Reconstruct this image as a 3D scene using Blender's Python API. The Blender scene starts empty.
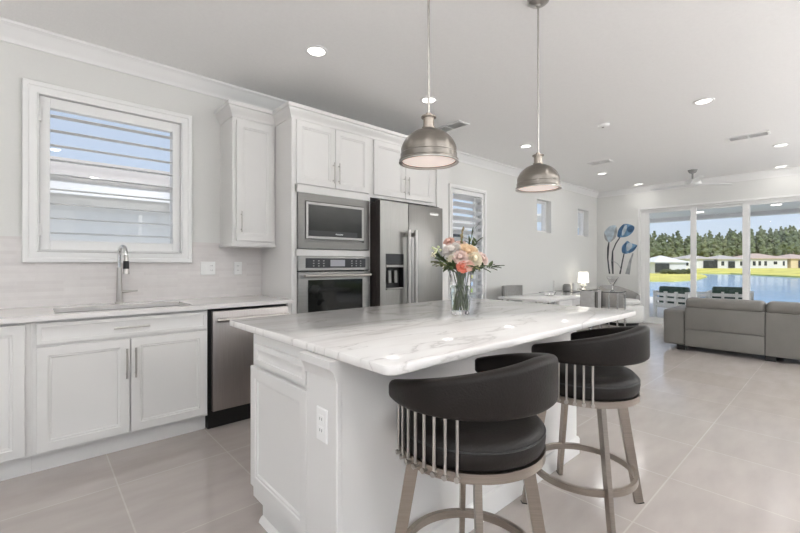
import bpy, bmesh, math, random
from mathutils import Vector, Matrix
C = bpy.context.scene
COL = C.collection
PI = math.pi
R = math.radians
random.seed(7)

# ------------------------------------------------------------------ camera
cam_d = bpy.data.cameras.new('camera'); cam = bpy.data.objects.new('camera', cam_d); COL.objects.link(cam)
cam.location = (0, 0, 1.21)
cam.rotation_euler = (R(90), 0, R(47.84 - 90))
cam_d.sensor_width = 36; cam_d.lens = 403 / 800 * 36; cam_d.shift_y = -3 / 800
cam_d.clip_start = .05; cam_d.clip_end = 2000
C.camera = cam
# ------------------------------------------------------------------ sky, sun, exposure
w = bpy.data.worlds.new('sky'); C.world = w; w.use_nodes = True
nt = w.node_tree; nt.nodes.clear()
sky = nt.nodes.new('ShaderNodeTexSky'); sky.sky_type = 'NISHITA'
sky.sun_disc = False; sky.sun_elevation = R(48); sky.sun_rotation = R(230); sky.air_density = 1.0; sky.dust_density = 1.2; sky.ozone_density = 1.0
mixn = nt.nodes.new('ShaderNodeMix'); mixn.data_type = 'RGBA'
mixn.inputs[0].default_value = .8; mixn.inputs[7].default_value = (4.6, 5.35, 6.6, 1)
bg = nt.nodes.new('ShaderNodeBackground'); bg.inputs['Strength'].default_value = .115
out = nt.nodes.new('ShaderNodeOutputWorld')
nt.links.new(sky.outputs[0], mixn.inputs[6]); nt.links.new(mixn.outputs[2], bg.inputs['Color']); nt.links.new(bg.outputs[0], out.inputs['Surface'])
sun_d = bpy.data.lights.new('sun', 'SUN'); sun_d.energy = 2.55; sun_d.angle = R(.6); sun_d.color = (1, .975, .93)
sun = bpy.data.objects.new('sun', sun_d); COL.objects.link(sun)
sun.rotation_euler = Vector((.62, .42, -.85)).to_track_quat('-Z', 'Y').to_euler()
LAMP_W = 1.5; UP_W = 66.0             # watts of one recessed ceiling light, then of one added uplight
C.view_settings.view_transform = 'Standard'; C.view_settings.look = 'None'
C.view_settings.exposure = 0.30; C.view_settings.gamma = 1; C.view_settings.use_curve_mapping = False

# ------------------------------------------------------------------ materials
def lin(h):
    if isinstance(h, str):
        h = [int(h[i:i + 2], 16) / 255 for i in (0, 2, 4)]
    return tuple(c / 12.92 if c <= .04045 else ((c + .055) / 1.055) ** 2.4 for c in h) + (1,)
def base_mat(name):
    m = bpy.data.materials.new(name); m.use_nodes = True
    n = m.node_tree; return m, n, n.nodes['Principled BSDF']
def mat(name, col, rough=.5, metal=0, var=.04, scale=8, bump=0, stretch=None, spec=None, trans=0, emit=None, alpha=None, coat=0, bscale=None):
    m, n, b = base_mat(name); L = n.links
    tc = n.nodes.new('ShaderNodeTexCoord'); mp = n.nodes.new('ShaderNodeMapping'); L.new(tc.outputs['Object'], mp.inputs[0])
    if stretch: mp.inputs['Scale'].default_value = stretch
    nz = n.nodes.new('ShaderNodeTexNoise'); nz.inputs['Scale'].default_value = scale; nz.inputs['Detail'].default_value = 4
    L.new(mp.outputs[0], nz.inputs['Vector'])
    cr = n.nodes.new('ShaderNodeValToRGB'); c = lin(col)
    cr.color_ramp.elements[0].color = tuple(max(0, x * (1 - var)) for x in c[:3]) + (1,)
    cr.color_ramp.elements[1].color = tuple(min(1, x * (1 + var)) for x in c[:3]) + (1,)
    cr.color_ramp.elements[0].position = .3; cr.color_ramp.elements[1].position = .7
    L.new(nz.outputs['Fac'], cr.inputs[0]); L.new(cr.outputs[0], b.inputs['Base Color'])
    b.inputs['Roughness'].default_value = rough; b.inputs['Metallic'].default_value = metal
    if spec is not None: b.inputs['Specular IOR Level'].default_value = spec
    if trans: b.inputs['Transmission Weight'].default_value = trans
    if coat: b.inputs['Coat Weight'].default_value = coat
    if emit: b.inputs['Emission Color'].default_value = lin(col); b.inputs['Emission Strength'].default_value = emit
    if alpha is not None: b.inputs['Alpha'].default_value = alpha
    if bump:
        bp = n.nodes.new('ShaderNodeBump'); bp.inputs['Strength'].default_value = bump; bp.inputs['Distance'].default_value = .01
        if bscale:
            nz2 = n.nodes.new('ShaderNodeTexNoise'); nz2.inputs['Scale'].default_value = bscale; L.new(mp.outputs[0], nz2.inputs['Vector'])
            L.new(nz2.outputs['Fac'], bp.inputs['Height'])
        else: L.new(nz.outputs['Fac'], bp.inputs['Height'])
        L.new(bp.outputs[0], b.inputs['Normal'])
    return m
def glass_mat(name, tint=(1, 1, 1, 1), refl=.06, rough=0):
    m, n, b = base_mat(name); L = n.links; n.nodes.remove(b)
    t = n.nodes.new('ShaderNodeBsdfTransparent'); t.inputs[0].default_value = tint
    g = n.nodes.new('ShaderNodeBsdfGlossy'); g.inputs['Roughness'].default_value = rough
    fr = n.nodes.new('ShaderNodeFresnel'); ge = n.nodes.new('ShaderNodeNewGeometry'); mr = n.nodes.new('ShaderNodeMapRange')
    mr.inputs[3].default_value = 1.45; mr.inputs[4].default_value = 1 / 1.45; L.new(ge.outputs['Backfacing'], mr.inputs[0]); L.new(mr.outputs[0], fr.inputs[0])
    mx = n.nodes.new('ShaderNodeMixShader'); L.new(fr.outputs[0], mx.inputs[0]); L.new(t.outputs[0], mx.inputs[1]); L.new(g.outputs[0], mx.inputs[2])
    L.new(mx.outputs[0], n.nodes['Material Output'].inputs[0]); return m
def brick_mat(name, c1, c2, mortar, bw, rh, msize, offx, offy, plane='xy', off=.5, rough=.4, nscale=3, nvar=.5, bump=.15, fine=None, bias=0, smear=None):
    m, n, b = base_mat(name); L = n.links
    tc = n.nodes.new('ShaderNodeTexCoord'); sp = n.nodes.new('ShaderNodeSeparateXYZ'); cb = n.nodes.new('ShaderNodeCombineXYZ')
    L.new(tc.outputs['Object'], sp.inputs[0])
    a, d = {'xy': ('X', 'Y'), 'xz': ('X', 'Z'), 'yz': ('Y', 'Z')}[plane]
    L.new(sp.outputs[a], cb.inputs['X']); L.new(sp.outputs[d], cb.inputs['Y'])
    mp = n.nodes.new('ShaderNodeMapping'); mp.inputs['Location'].default_value = (offx, offy, 0); L.new(cb.outputs[0], mp.inputs[0])
    br = n.nodes.new('ShaderNodeTexBrick'); br.offset = off; br.inputs['Scale'].default_value = 1
    br.inputs['Color1'].default_value = lin(c1); br.inputs['Color2'].default_value = lin(c2); br.inputs['Mortar'].default_value = lin(mortar)
    br.inputs['Brick Width'].default_value = bw; br.inputs['Row Height'].default_value = rh; br.inputs['Mortar Size'].default_value = msize
    br.inputs['Mortar Smooth'].default_value = .1; br.inputs['Bias'].default_value = bias
    L.new(mp.outputs[0], br.inputs['Vector'])
    nz = n.nodes.new('ShaderNodeTexNoise'); nz.inputs['Scale'].default_value = nscale; nz.inputs['Detail'].default_value = 6
    nm = n.nodes.new('ShaderNodeMapping'); L.new(cb.outputs[0], nm.inputs[0]); L.new(nm.outputs[0], nz.inputs['Vector'])
    if smear: nm.inputs['Scale'].default_value = smear
    mr = n.nodes.new('ShaderNodeMapRange'); mr.inputs[3].default_value = 1 - nvar; mr.inputs[4].default_value = 1 + nvar; L.new(nz.outputs['Fac'], mr.inputs[0])
    mx = n.nodes.new('ShaderNodeMix'); mx.data_type = 'RGBA'; mx.blend_type = 'MULTIPLY'; mx.inputs[0].default_value = 1
    L.new(br.outputs['Color'], mx.inputs[6]); L.new(mr.outputs[0], mx.inputs[7]); L.new(mx.outputs[2], b.inputs['Base Color'])
    b.inputs['Roughness'].default_value = rough; b.inputs['IOR'].default_value = 1.68 if plane == 'xy' else 1.5
    bp = n.nodes.new('ShaderNodeBump'); bp.inputs['Strength'].default_value = bump; bp.inputs['Distance'].default_value = .004; bp.invert = True
    L.new(br.outputs['Fac'], bp.inputs['Height']); L.new(bp.outputs[0], b.inputs['Normal'])
    return m
def quartz_mat():
    m, n, b = base_mat('white veined quartz'); L = n.links
    tc = n.nodes.new('ShaderNodeTexCoord'); mp = n.nodes.new('ShaderNodeMapping'); L.new(tc.outputs['Object'], mp.inputs[0])
    mp.inputs['Rotation'].default_value = (0, 0, R(35)); mp.inputs['Scale'].default_value = (.7, 2.0, 1)
    n1 = n.nodes.new('ShaderNodeTexNoise'); n1.inputs['Scale'].default_value = 1.5; n1.inputs['Detail'].default_value = 7; n1.inputs['Distortion'].default_value = 1.2
    L.new(mp.outputs[0], n1.inputs['Vector'])
    cr = n.nodes.new('ShaderNodeValToRGB'); e = cr.color_ramp.elements
    e[0].position = .455; e[0].color = lin('ebe8e5'); e[1].position = .545; e[1].color = lin('ebe8e5')
    k = e.new(.487); k.color = lin('e7e4e1'); k = e.new(.5); k.color = lin('cdc9c5'); k = e.new(.507); k.color = lin('e5e1de')
    L.new(n1.outputs['Fac'], cr.inputs[0])
    n2 = n.nodes.new('ShaderNodeTexNoise'); n2.inputs['Scale'].default_value = 3; n2.inputs['Detail'].default_value = 3; L.new(mp.outputs[0], n2.inputs['Vector'])
    c2 = n.nodes.new('ShaderNodeValToRGB'); c2.color_ramp.elements[0].color = lin('e9e6e4'); c2.color_ramp.elements[1].color = (1, 1, 1, 1)
    c2.color_ramp.elements[0].position = .36; c2.color_ramp.elements[1].position = .55
    L.new(n2.outputs['Fac'], c2.inputs[0])
    mx = n.nodes.new('ShaderNodeMix'); mx.data_type = 'RGBA'; mx.blend_type = 'MULTIPLY'; mx.inputs[0].default_value = .4
    L.new(cr.outputs[0], mx.inputs[6]); L.new(c2.outputs[0], mx.inputs[7]); L.new(mx.outputs[2], b.inputs['Base Color'])
    b.inputs['Roughness'].default_value = .1; b.inputs['Specular IOR Level'].default_value = .22
    return m
def lake_mat():
    m, n, b = base_mat('lake water'); L = n.links
    tc = n.nodes.new('ShaderNodeTexCoord'); mp = n.nodes.new('ShaderNodeMapping'); mp.inputs['Rotation'].default_value = (0, 0, R(48)); mp.inputs['Scale'].default_value = (.6, .25, 1)
    L.new(tc.outputs['Object'], mp.inputs[0])
    nz = n.nodes.new('ShaderNodeTexNoise'); nz.inputs['Scale'].default_value = 1.0; nz.inputs['Detail'].default_value = 5; L.new(mp.outputs[0], nz.inputs['Vector'])
    bp = n.nodes.new('ShaderNodeBump'); bp.inputs['Strength'].default_value = .2; bp.inputs['Distance'].default_value = .1; L.new(nz.outputs['Fac'], bp.inputs['Height'])
    L.new(bp.outputs[0], b.inputs['Normal']); b.inputs['Base Color'].default_value = lin('9cc6f4'); b.inputs['Roughness'].default_value = .12
    return m
M = {}
M['wall'] = mat('warm white wall paint', 'e1e0dc', .75, var=.008, scale=60, bump=.03)
M['ceil'] = mat('textured white ceiling', 'f8f7f5', .85, var=.012, scale=40, bump=.12, bscale=90)
M['cab'] = mat('white cabinet paint', 'e1dfdc', .36, var=.006, scale=5)
M['trim'] = mat('white trim paint', 'f0efed', .4, var=.006)
M['floor'] = brick_mat('taupe porcelain tile', 'b6ada8', 'b1a8a2', 'c0b8b2', .58, .665, .0038, -2.655 + .58 * 30, -.667 + .665 * 30, 'xy', 0, .15, 2.6, .15, .08, smear=(1.2, 3.5, 1))
M['splash'] = brick_mat('pale linear mosaic tile', 'e5e0dd', 'ddd7d4', 'e3deda', .24, .0254, .0012, 0, -.914, 'xz', .37, .22, 14, .06, .25)
M['quartz'] = quartz_mat()
M['counter'] = mat('grey white quartz', 'e4e0dd', .1, var=.05, scale=5)
M['steel'] = mat('brushed stainless steel', '918f8c', .36, 1, var=.09, scale=6, stretch=(1, 1, 90))
M['steelv'] = mat('vertical brushed stainless', '8d8b88', .36, 1, var=.08, scale=5, stretch=(70, 70, 1))
M['steelm'] = mat('grey stainless', '706e6b', .36, 1, var=.08, scale=6, stretch=(1, 1, 90))
M['steeld'] = mat('dishwasher stainless', 'a39d9a', .36, 1, var=.08, scale=5, stretch=(70, 70, 1))
M['nickel'] = mat('brushed nickel', '9c938a', .3, 1, var=.1, scale=8, stretch=(1, 1, 60))
M['spun'] = mat('spun nickel', '89837c', .3, 1, var=.08, scale=8, stretch=(1, 1, 60))
_n = M['spun'].node_tree; _t = _n.nodes.new('ShaderNodeTangent'); _t.direction_type = 'RADIAL'; _t.axis = 'Z'; _p = _n.nodes['Principled BSDF']
_p.inputs['Anisotropic'].default_value = .8; _p.inputs['Anisotropic Rotation'].default_value = .25; _n.links.new(_t.outputs[0], _p.inputs['Tangent'])
M['chrome'] = mat('polished chrome', 'd5d5d5', .1, 1, var=.02)
M['handle'] = mat('satin nickel handle', 'bdb9b4', .3, 1, var=.03)
M['black'] = mat('black enamel', '141313', .35, var=.1)
M['oglass'] = mat('black oven glass', '161716', .07, var=.1, spec=.3)
M['mglass'] = mat('dark microwave glass', '2e2e2a', .14, var=.06, spec=.22)
M['panel'] = mat('charcoal control panel', '343436', .15, var=.05)
M['lcd'] = mat('grey lit display', '8b8b90', .2, var=.05, emit=.25)
M['fside'] = mat('dark fridge side', '3a3330', .45, var=.08)
M['leather'] = mat('dark brown leather', '1c1714', .5, spec=.28, var=.12, scale=14, bump=.12, bscale=160)
M['bleather'] = mat('black leather', '151413', .5, var=.15, scale=14, bump=.1, bscale=160)
M['sofa'] = mat('grey leather', '7a7772', .5, var=.05, scale=5, bump=.12, bscale=120)
M['gfab'] = mat('grey upholstery', '9c9a97', .8, var=.06, scale=30, bump=.1)
M['dfab'] = mat('dark grey upholstery', '4e4b48', .7, var=.08, scale=30, bump=.1)
M['wfab'] = mat('white upholstery', 'e4e2de', .8, var=.03, scale=30, bump=.08)
M['glass'] = glass_mat('clear window glass')
M['vglass'] = mat('clear vase glass', 'ffffff', .0, var=0, trans=1)
M['water'] = mat('vase water', 'eef4ee', .0, var=0, trans=1)
M['lens'] = mat('lit frosted lens', 'fffaf2', .5, emit=2.5, var=0)
M['dshade'] = mat('lit pendant diffuser', 'f1e2da', .5, emit=.36, var=.02)
M['lshade'] = mat('lit lamp shade', 'fffaf0', .8, emit=1.1, var=.02)
M['plate'] = mat('white plastic', 'f1f0ee', .35, var=.01)
M['louver'] = mat('white louver', 'f2f2f0', .4, var=.01)
_n = M['louver'].node_tree; _t = _n.nodes.new('ShaderNodeBsdfTranslucent'); _t.inputs[0].default_value = (.9, .9, .9, 1); _x = _n.nodes.new('ShaderNodeMixShader'); _x.inputs[0].default_value = .5
_n.links.new(_n.nodes['Principled BSDF'].outputs[0], _x.inputs[1]); _n.links.new(_t.outputs[0], _x.inputs[2]); _n.links.new(_x.outputs[0], _n.nodes['Material Output'].inputs[0])
M['grille'] = mat('grey vent grille', 'dddcd9', .6, var=.05)
M['gtop'] = mat('glossy white tabletop', 'eceae8', .06, var=.02)
M['dtop'] = mat('dark grey glass top', '5b5c5d', .12, var=.05)
M['cup'] = mat('grey ceramic', '908f8c', .5, var=.06)
M['wcer'] = mat('white ceramic', 'efedea', .3, var=.02)
M['canvas'] = mat('pale canvas', 'e3e2de', .6, var=.015, scale=5)
M['tblue'] = mat('blue petal ink', '6c93b4', .6, var=.45, scale=9)
M['tpale'] = mat('pale petal ink', 'bcc9d1', .6, var=.3, scale=9)
M['tdark'] = mat('deep blue petal ink', '3f6285', .6, var=.4, scale=9)
M['tstem'] = mat('charcoal stem ink', '484b4e', .6, var=.3, scale=9)
M['tleaf'] = mat('grey leaf ink', 'a4a6a6', .6, var=.3, scale=9)
M['stem'] = mat('green stem', '5f7440', .6, var=.2)
M['leaf'] = mat('green leaf', '4d5c38', .55, var=.3, scale=20)
M['leaf2'] = mat('olive leaf', '767a4d', .55, var=.3, scale=20)
M['twig'] = mat('brown seed spray', '9b8a66', .7, var=.2)
for k, c in dict(f_white='f3ebe4', f_pink='efc6b6', f_peach='f0d0aa', f_coral='ea8a72', f_cream='efe4cb', f_blush='efd5cb', f_green='d8dcb4').items():
    M[k] = mat('petal ' + c, c, .65, var=.07, scale=25)
M['fanw'] = mat('white fan blade', 'eeeeec', .4, var=.01)
M['stucco'] = mat('white stucco', 'd6d8df', .9, var=.02, scale=10)
M['roofg'] = mat('grey shingle roof', 'b5b0ac', .9, var=.12, scale=30)
M['rooft'] = mat('tan shingle roof', 'b9a79d', .9, var=.12, scale=30)
M['roofw'] = mat('light metal roof', 'd9dadb', .7, var=.05)
M['hwin'] = mat('dark house window', '33383d', .15, var=.1)
M['screen'] = mat('dark lanai screen', '34383a', .6, var=.15)
M['htan'] = mat('tan siding', 'd9c9a8', .9, var=.04)
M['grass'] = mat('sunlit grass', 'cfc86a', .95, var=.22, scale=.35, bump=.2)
M['ngrass'] = mat('green grass', '8da050', .95, var=.25, scale=2, bump=.2)
M['lake'] = lake_mat()
M['deck'] = mat('pale concrete', 'd8d5d2', .8, var=.05, scale=4)
M['bark'] = mat('pine bark', '96897a', .9, var=.25, scale=3)
M['pine'] = mat('pine needles', '69735a', .95, var=.4, scale=.5)
M['pine2'] = mat('pale pine needles', '767d61', .95, var=.4, scale=.5)
M['pwhite'] = mat('white patio frame', 'eceae6', .5, var=.02)
M['pgreen'] = mat('dark green cushion', '3e564c', .85, var=.1, scale=30)
M['pblue'] = mat('blue grey cushion', '5b7792', .85, var=.1, scale=30)
M['shrub'] = mat('dark shrub', '4a5139', .95, var=.4, scale=6)
M['nwall'] = mat('neighbor pale siding', 'f4f4f0', .8, var=.02, scale=6)
M['nroof'] = mat('neighbor shingles', 'b9b2ac', .9, var=.1, scale=12)
M['badge'] = mat('silver badge', 'e3e3e3', .3, .8, var=.02)

# ------------------------------------------------------------------ mesh helpers
def new(): return bmesh.new()
def box(bm, x0, x1, y0, y1, z0, z1, bev=0, seg=2):
    x0, x1 = min(x0, x1), max(x0, x1); y0, y1 = min(y0, y1), max(y0, y1); z0, z1 = min(z0, z1), max(z0, z1)
    v = [bm.verts.new(p) for p in ((x0, y0, z0), (x1, y0, z0), (x1, y1, z0), (x0, y1, z0), (x0, y0, z1), (x1, y0, z1), (x1, y1, z1), (x0, y1, z1))]
    fs = [bm.faces.new([v[i] for i in q]) for q in ((3, 2, 1, 0), (4, 5, 6, 7), (0, 1, 5, 4), (1, 2, 6, 5), (2, 3, 7, 6), (3, 0, 4, 7))]
    if bev:
        es = list({e for f in fs for e in f.edges})
        bmesh.ops.bevel(bm, geom=es, offset=bev, segments=seg, profile=.5, affect='EDGES')
    return v
def ring_loft(bm, rings, closed_ring=True, cap=True):
    vs = [[bm.verts.new(p) for p in r] for r in rings]
    n = len(rings[0])
    for a, b in zip(vs, vs[1:]):
        for i in range(n if closed_ring else n - 1):
            j = (i + 1) % n
            try: bm.faces.new((a[i], a[j], b[j], b[i]))
            except ValueError: pass
    if cap and closed_ring:
        bm.faces.new(vs[0][::-1]); bm.faces.new(vs[-1])
    return vs
def lathe(bm, prof, c=(0, 0, 0), n=32, cap=False):
    rings = [[(c[0] + r * math.cos(2 * PI * i / n), c[1] + r * math.sin(2 * PI * i / n), c[2] + z) for i in range(n)] for r, z in prof]
    ring_loft(bm, rings, True, cap)
def frame_axes(d):
    d = Vector(d).normalized(); u = Vector((0, 0, 1)) if abs(d.z) < .95 else Vector((1, 0, 0))
    s = d.cross(u).normalized(); return s, s.cross(d).normalized()
def tube(bm, pts, r, n=10, closed=False):
    pts = [Vector(p) for p in pts]; rr = r if isinstance(r, (list, tuple)) else [r] * len(pts)
    rings = []; s = None
    for i, p in enumerate(pts):
        a = pts[i - 1] if i > 0 or closed else p; b = pts[(i + 1) % len(pts)] if i < len(pts) - 1 or closed else p
        d = (b - a).normalized()
        if s is None: s, u = frame_axes(d)
        else:
            s = (s - d * s.dot(d)).normalized(); u = s.cross(d).normalized()
        rings.append([p + s * (rr[i] * math.cos(2 * PI * k / n)) + u * (rr[i] * math.sin(2 * PI * k / n)) for k in range(n)])
    if closed: rings.append(rings[0]); ring_loft(bm, rings, True, False)
    else: ring_loft(bm, rings)
def bar(bm, p0, p1, wa, wb, da=None, taper=1, bev=0):
    """rectangular bar p0->p1, half widths wa along da, wb across"""
    p0, p1 = Vector(p0), Vector(p1); d = (p1 - p0).normalized()
    a = Vector(da) if da else frame_axes(d)[0]
    a = (a - d * a.dot(d)).normalized(); b = d.cross(a)
    def ring(p, k): return [p + a * (sx * wa * k) + b * (sy * wb * k) for sx, sy in ((-1, -1), (1, -1), (1, 1), (-1, 1))]
    ring_loft(bm, [ring(p0, 1), ring(p1, taper)])
def flatring(bm, c, r0, r1, z0, z1, n=48):
    prof = [(r0, z0), (r1, z0), (r1, z1), (r0, z1), (r0, z0)]
    lathe(bm, prof, (c[0], c[1], 0), n)
def sweep(bm, path, prof, closed=False):
    """prof (out, z) swept along xy path; out = to the right of travel; mitred"""
    P = [Vector(p) for p in path]; rings = []; n = len(P)
    for i, p in enumerate(P):
        dirs = []
        if i > 0 or closed: dirs.append((p - P[i - 1]).normalized())
        if i < n - 1 or closed: dirs.append((P[(i + 1) % n] - p).normalized())
        ns = [Vector((d.y, -d.x)) for d in dirs]
        m = ns[0] if len(ns) == 1 else (ns[0] + ns[1]) / (1 + ns[0].dot(ns[1]))
        rings.append([(p.x + m.x * o, p.y + m.y * o, z) for o, z in prof])
    if closed: rings.append(rings[0])
    ring_loft(bm, rings, True, not closed)
DOOR = [(0, 0), (0, .018), (.002, .02), (.05, .02), (.053, .016), (.062, .0145), (.067, .009), (.072, .008)]
SLAB = [(0, 0), (0, .018), (.002, .02), (.022, .02), (.025, .016), (.03, .0145), (.034, .012)]
def panel_rings(bm, f, u0, u1, v0, v1, prof=DOOR):
    rings = []
    for i, wd in prof:
        rings.append([f(u0 + i, v0 + i, wd), f(u1 - i, v0 + i, wd), f(u1 - i, v1 - i, wd), f(u0 + i, v1 - i, wd)])
    ring_loft(bm, rings)
def fy(y): return lambda u, v, wd: (u, y - wd, v)          # faces -Y
def fx(x): return lambda u, v, wd: (x - wd, u, v)          # faces -X
def blob(bm, c, r, sub=2, squash=(1, 1, 1), rough=0, rnd=random):
    g = bmesh.ops.create_icosphere(bm, subdivisions=sub, radius=1)
    for v in g['verts']:
        k = 1 + rough * (rnd.random() - .5)
        v.co = Vector((c[0] + v.co.x * r * squash[0] * k, c[1] + v.co.y * r * squash[1] * k, c[2] + v.co.z * r * squash[2] * k))
def wloc(o):
    p = Vector((0, 0, 0))
    while o: p += o.location; o = o.parent
    return p
def obj(name, bm, m, parent=None, smooth=True, angle=35, label=None):
    bmesh.ops.recalc_face_normals(bm, faces=bm.faces)
    if parent:
        l = wloc(parent); bmesh.ops.translate(bm, verts=bm.verts, vec=-l)
    me = bpy.data.meshes.new(name); bm.to_mesh(me); bm.free()
    if smooth:
        me.polygons.foreach_set('use_smooth', [True] * len(me.polygons)); me.set_sharp_from_angle(angle=R(angle))
    me.materials.append(m if not isinstance(m, str) else M[m])
    o = bpy.data.objects.new(name, me); COL.objects.link(o)
    if parent: o.parent = parent
    if label: o['label'] = label
    return o
def tag(o, label, cat, group=None, kind=None):
    o['label'] = label; o['category'] = cat
    if group: o['group'] = group
    if kind: o['kind'] = kind
    return o
def thing(name, label, cat, loc=(0, 0, 0), group=None):
    o = bpy.data.objects.new(name, None); COL.objects.link(o); o.location = loc; o.empty_display_size = .1
    return tag(o, label, cat, group)
def struct(name, bm, m, smooth=False, parent=None, **k):
    o = obj(name, bm, m, parent, smooth, **k)
    if not parent: o['kind'] = 'structure'
    return o
def copy_tree(o, parent=None):
    c = o.copy(); COL.objects.link(c)
    if parent: c.parent = parent
    for ch in list(o.children): copy_tree(ch, c)
    return c
def dup(o, loc, rz=0, label=None, group=None, scale=None):
    c = copy_tree(o); c.location = loc; c.rotation_euler = (0, 0, rz)
    if scale: c.scale = scale
    if label: c['label'] = label
    if group: c['group'] = group
    return c
def ht(bm, p0, p1, off, r=.0055):
    """bar pull: two posts + bar; off = outward vector"""
    p0, p1, off = Vector(p0), Vector(p1), Vector(off); d = (p1 - p0).normalized()
    tube(bm, [p0 + off, p1 + off], r, 10)
    for p in (p0 + d * .025, p1 - d * .025): tube(bm, [p, p + off], r * .8, 8)
def text_bm(bm, s, size, f, u0, v0, depth=.001):
    cu = bpy.data.curves.new('t', 'FONT'); cu.body = s; cu.size = size; cu.extrude = depth / 2
    to = bpy.data.objects.new('t', cu); COL.objects.link(to)
    dg = bpy.context.evaluated_depsgraph_get(); me = bpy.data.meshes.new_from_object(to.evaluated_get(dg))
    k = new(); k.from_mesh(me)
    for v in k.verts: v.co = Vector(f(u0 + v.co.x, v0 + v.co.y, v.co.z + depth / 2))
    me2 = bpy.data.meshes.new('t2'); k.to_mesh(me2); k.free(); bm.from_mesh(me2)
    bpy.data.objects.remove(to); bpy.data.curves.remove(cu); bpy.data.meshes.remove(me); bpy.data.meshes.remove(me2)

# ------------------------------------------------------------------ room shell
XB, XF, YR, YK, ZC = -2.6, 9.25, -3.2, 3.70, 2.78
bm = new(); box(bm, XB - .2, XF + .2, YR - .2, YK + .2, -.1, 0); struct('floor', bm, 'floor')
bm = new(); box(bm, XB - .2, XF + .2, YR - .2, YK + .2, ZC, ZC + .1); struct('ceiling', bm, 'ceil')
def wall(name, axis, c0, c1, u0, u1, holes, m='wall'):
    bm = new()
    us = sorted({u0, u1, *[h[0] for h in holes], *[h[1] for h in holes]}); zs = sorted({0, ZC, *[h[2] for h in holes], *[h[3] for h in holes]})
    for a, b in zip(us, us[1:]):
        for z0, z1 in zip(zs, zs[1:]):
            mu, mz = (a + b) / 2, (z0 + z1) / 2
            if any(h[0] < mu < h[1] and h[2] < mz < h[3] for h in holes): continue
            if axis == 'y': box(bm, a, b, c0, c1, z0, z1)
            else: box(bm, c0, c1, a, b, z0, z1)
    bmesh.ops.remove_doubles(bm, verts=bm.verts, dist=1e-5)
    return struct(name, bm, m)
W1 = (.02, .89, 1.30, 2.36)          # kitchen window
W2 = (4.30, 5.06, .55, 2.27)         # dining window
W3 = (6.66, 7.18, 1.78, 2.37)        # transoms
W4 = (8.29, 8.82, 1.78, 2.34)
wall('wall_left', 'y', YK, YK + .2, XB - .2, XF + .2, [W1, W2, W3, W4])
D = (-.41, 2.84, 0, 2.31)            # sliding door opening
wall('wall_far', 'x', XF, XF + .2, YR - .2, YK, [D])
WR = [(-2.2 + 2.75 * k, .3 + 2.75 * k, .05, 2.5) for k in range(4)]      # unseen glazed openings, added to let daylight in
WB = [(-2.8, -.6, .05, 2.5), (-.3, 1.9, .05, 2.5)]  # more openings added for daylight, in the unseen back wall
wall('wall_right', 'y', YR - .2, YR, XB - .2, XF, WR)
wall('wall_back', 'x', XB - .2, XB, YR, YK, WB)
for i, (a, b, c, d) in enumerate(WR + WB):
    bm = new(); y0, y1 = (YR - .12, YR - .06)
    g = new()
    for q in ((a, a + .07, c, d), (b - .07, b, c, d), (a + .07, b - .07, c, c + .07), (a + .07, b - .07, d - .07, d), ((a + b) / 2 - .04, (a + b) / 2 + .04, c + .07, d - .07)):
        if i < 4: box(bm, q[0], q[1], y0, y1, q[2], q[3])
        else: box(bm, XB - .12, XB - .06, q[0], q[1], q[2], q[3])
    if i < 4: box(g, a + .07, b - .07, y0 + .028, y0 + .032, c + .07, d - .07)
    else: box(g, XB - .092, XB - .088, a + .07, b - .07, c + .07, d - .07)
    o = struct('window_%d' % (5 + i), bm, 'trim'); struct('pane', g, 'glass', parent=o)  # frame and pane of an added daylight opening
bm = new(); box(bm, XB - 9, XF + .2, YR - 9, YR - .2, -.2, -.05); box(bm, XB - 9, XB - .2, YR - .2, 3.9, -.2, -.05); o = struct('bounce_terrace', bm, 'deck')  # unseen paving added to bounce sunlight up into the room
# crown moulding and baseboards
CROWN = [(0, ZC - .115), (.012, ZC - .115), (.016, ZC - .1), (.03, ZC - .085), (.05, ZC - .055), (.072, ZC - .032), (.08, ZC - .02), (.09, ZC - .016), (.09, ZC), (0, ZC)]
bm = new(); sweep(bm, [(XB, YK), (XF, YK), (XF, YR), (XB, YR)], CROWN, closed=True); struct('trim_1', bm, 'trim', True)
BASE = [(0, 0), (.016, 0), (.016, .115), (.008, .13), (0, .13)]
bm = new(); sweep(bm, [(3.56, YK), (XF, YK), (XF, 2.88)], BASE); struct('baseboard_left', bm, 'trim', True)
bm = new(); sweep(bm, [(XF, -.45), (XF, YR), (XB, YR), (XB, YK)], BASE); struct('baseboard_right', bm, 'trim', True)
# backsplash tile
bm = new()
for b in ((XB, -.066, .914, 1.39), (-.066, .976, .914, 1.214), (.976, 1.583, .914, 1.39)): box(bm, b[0], b[1], YK - .009, YK - .001, b[2], b[3])
struct('trim_2', bm, 'splash')

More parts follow.
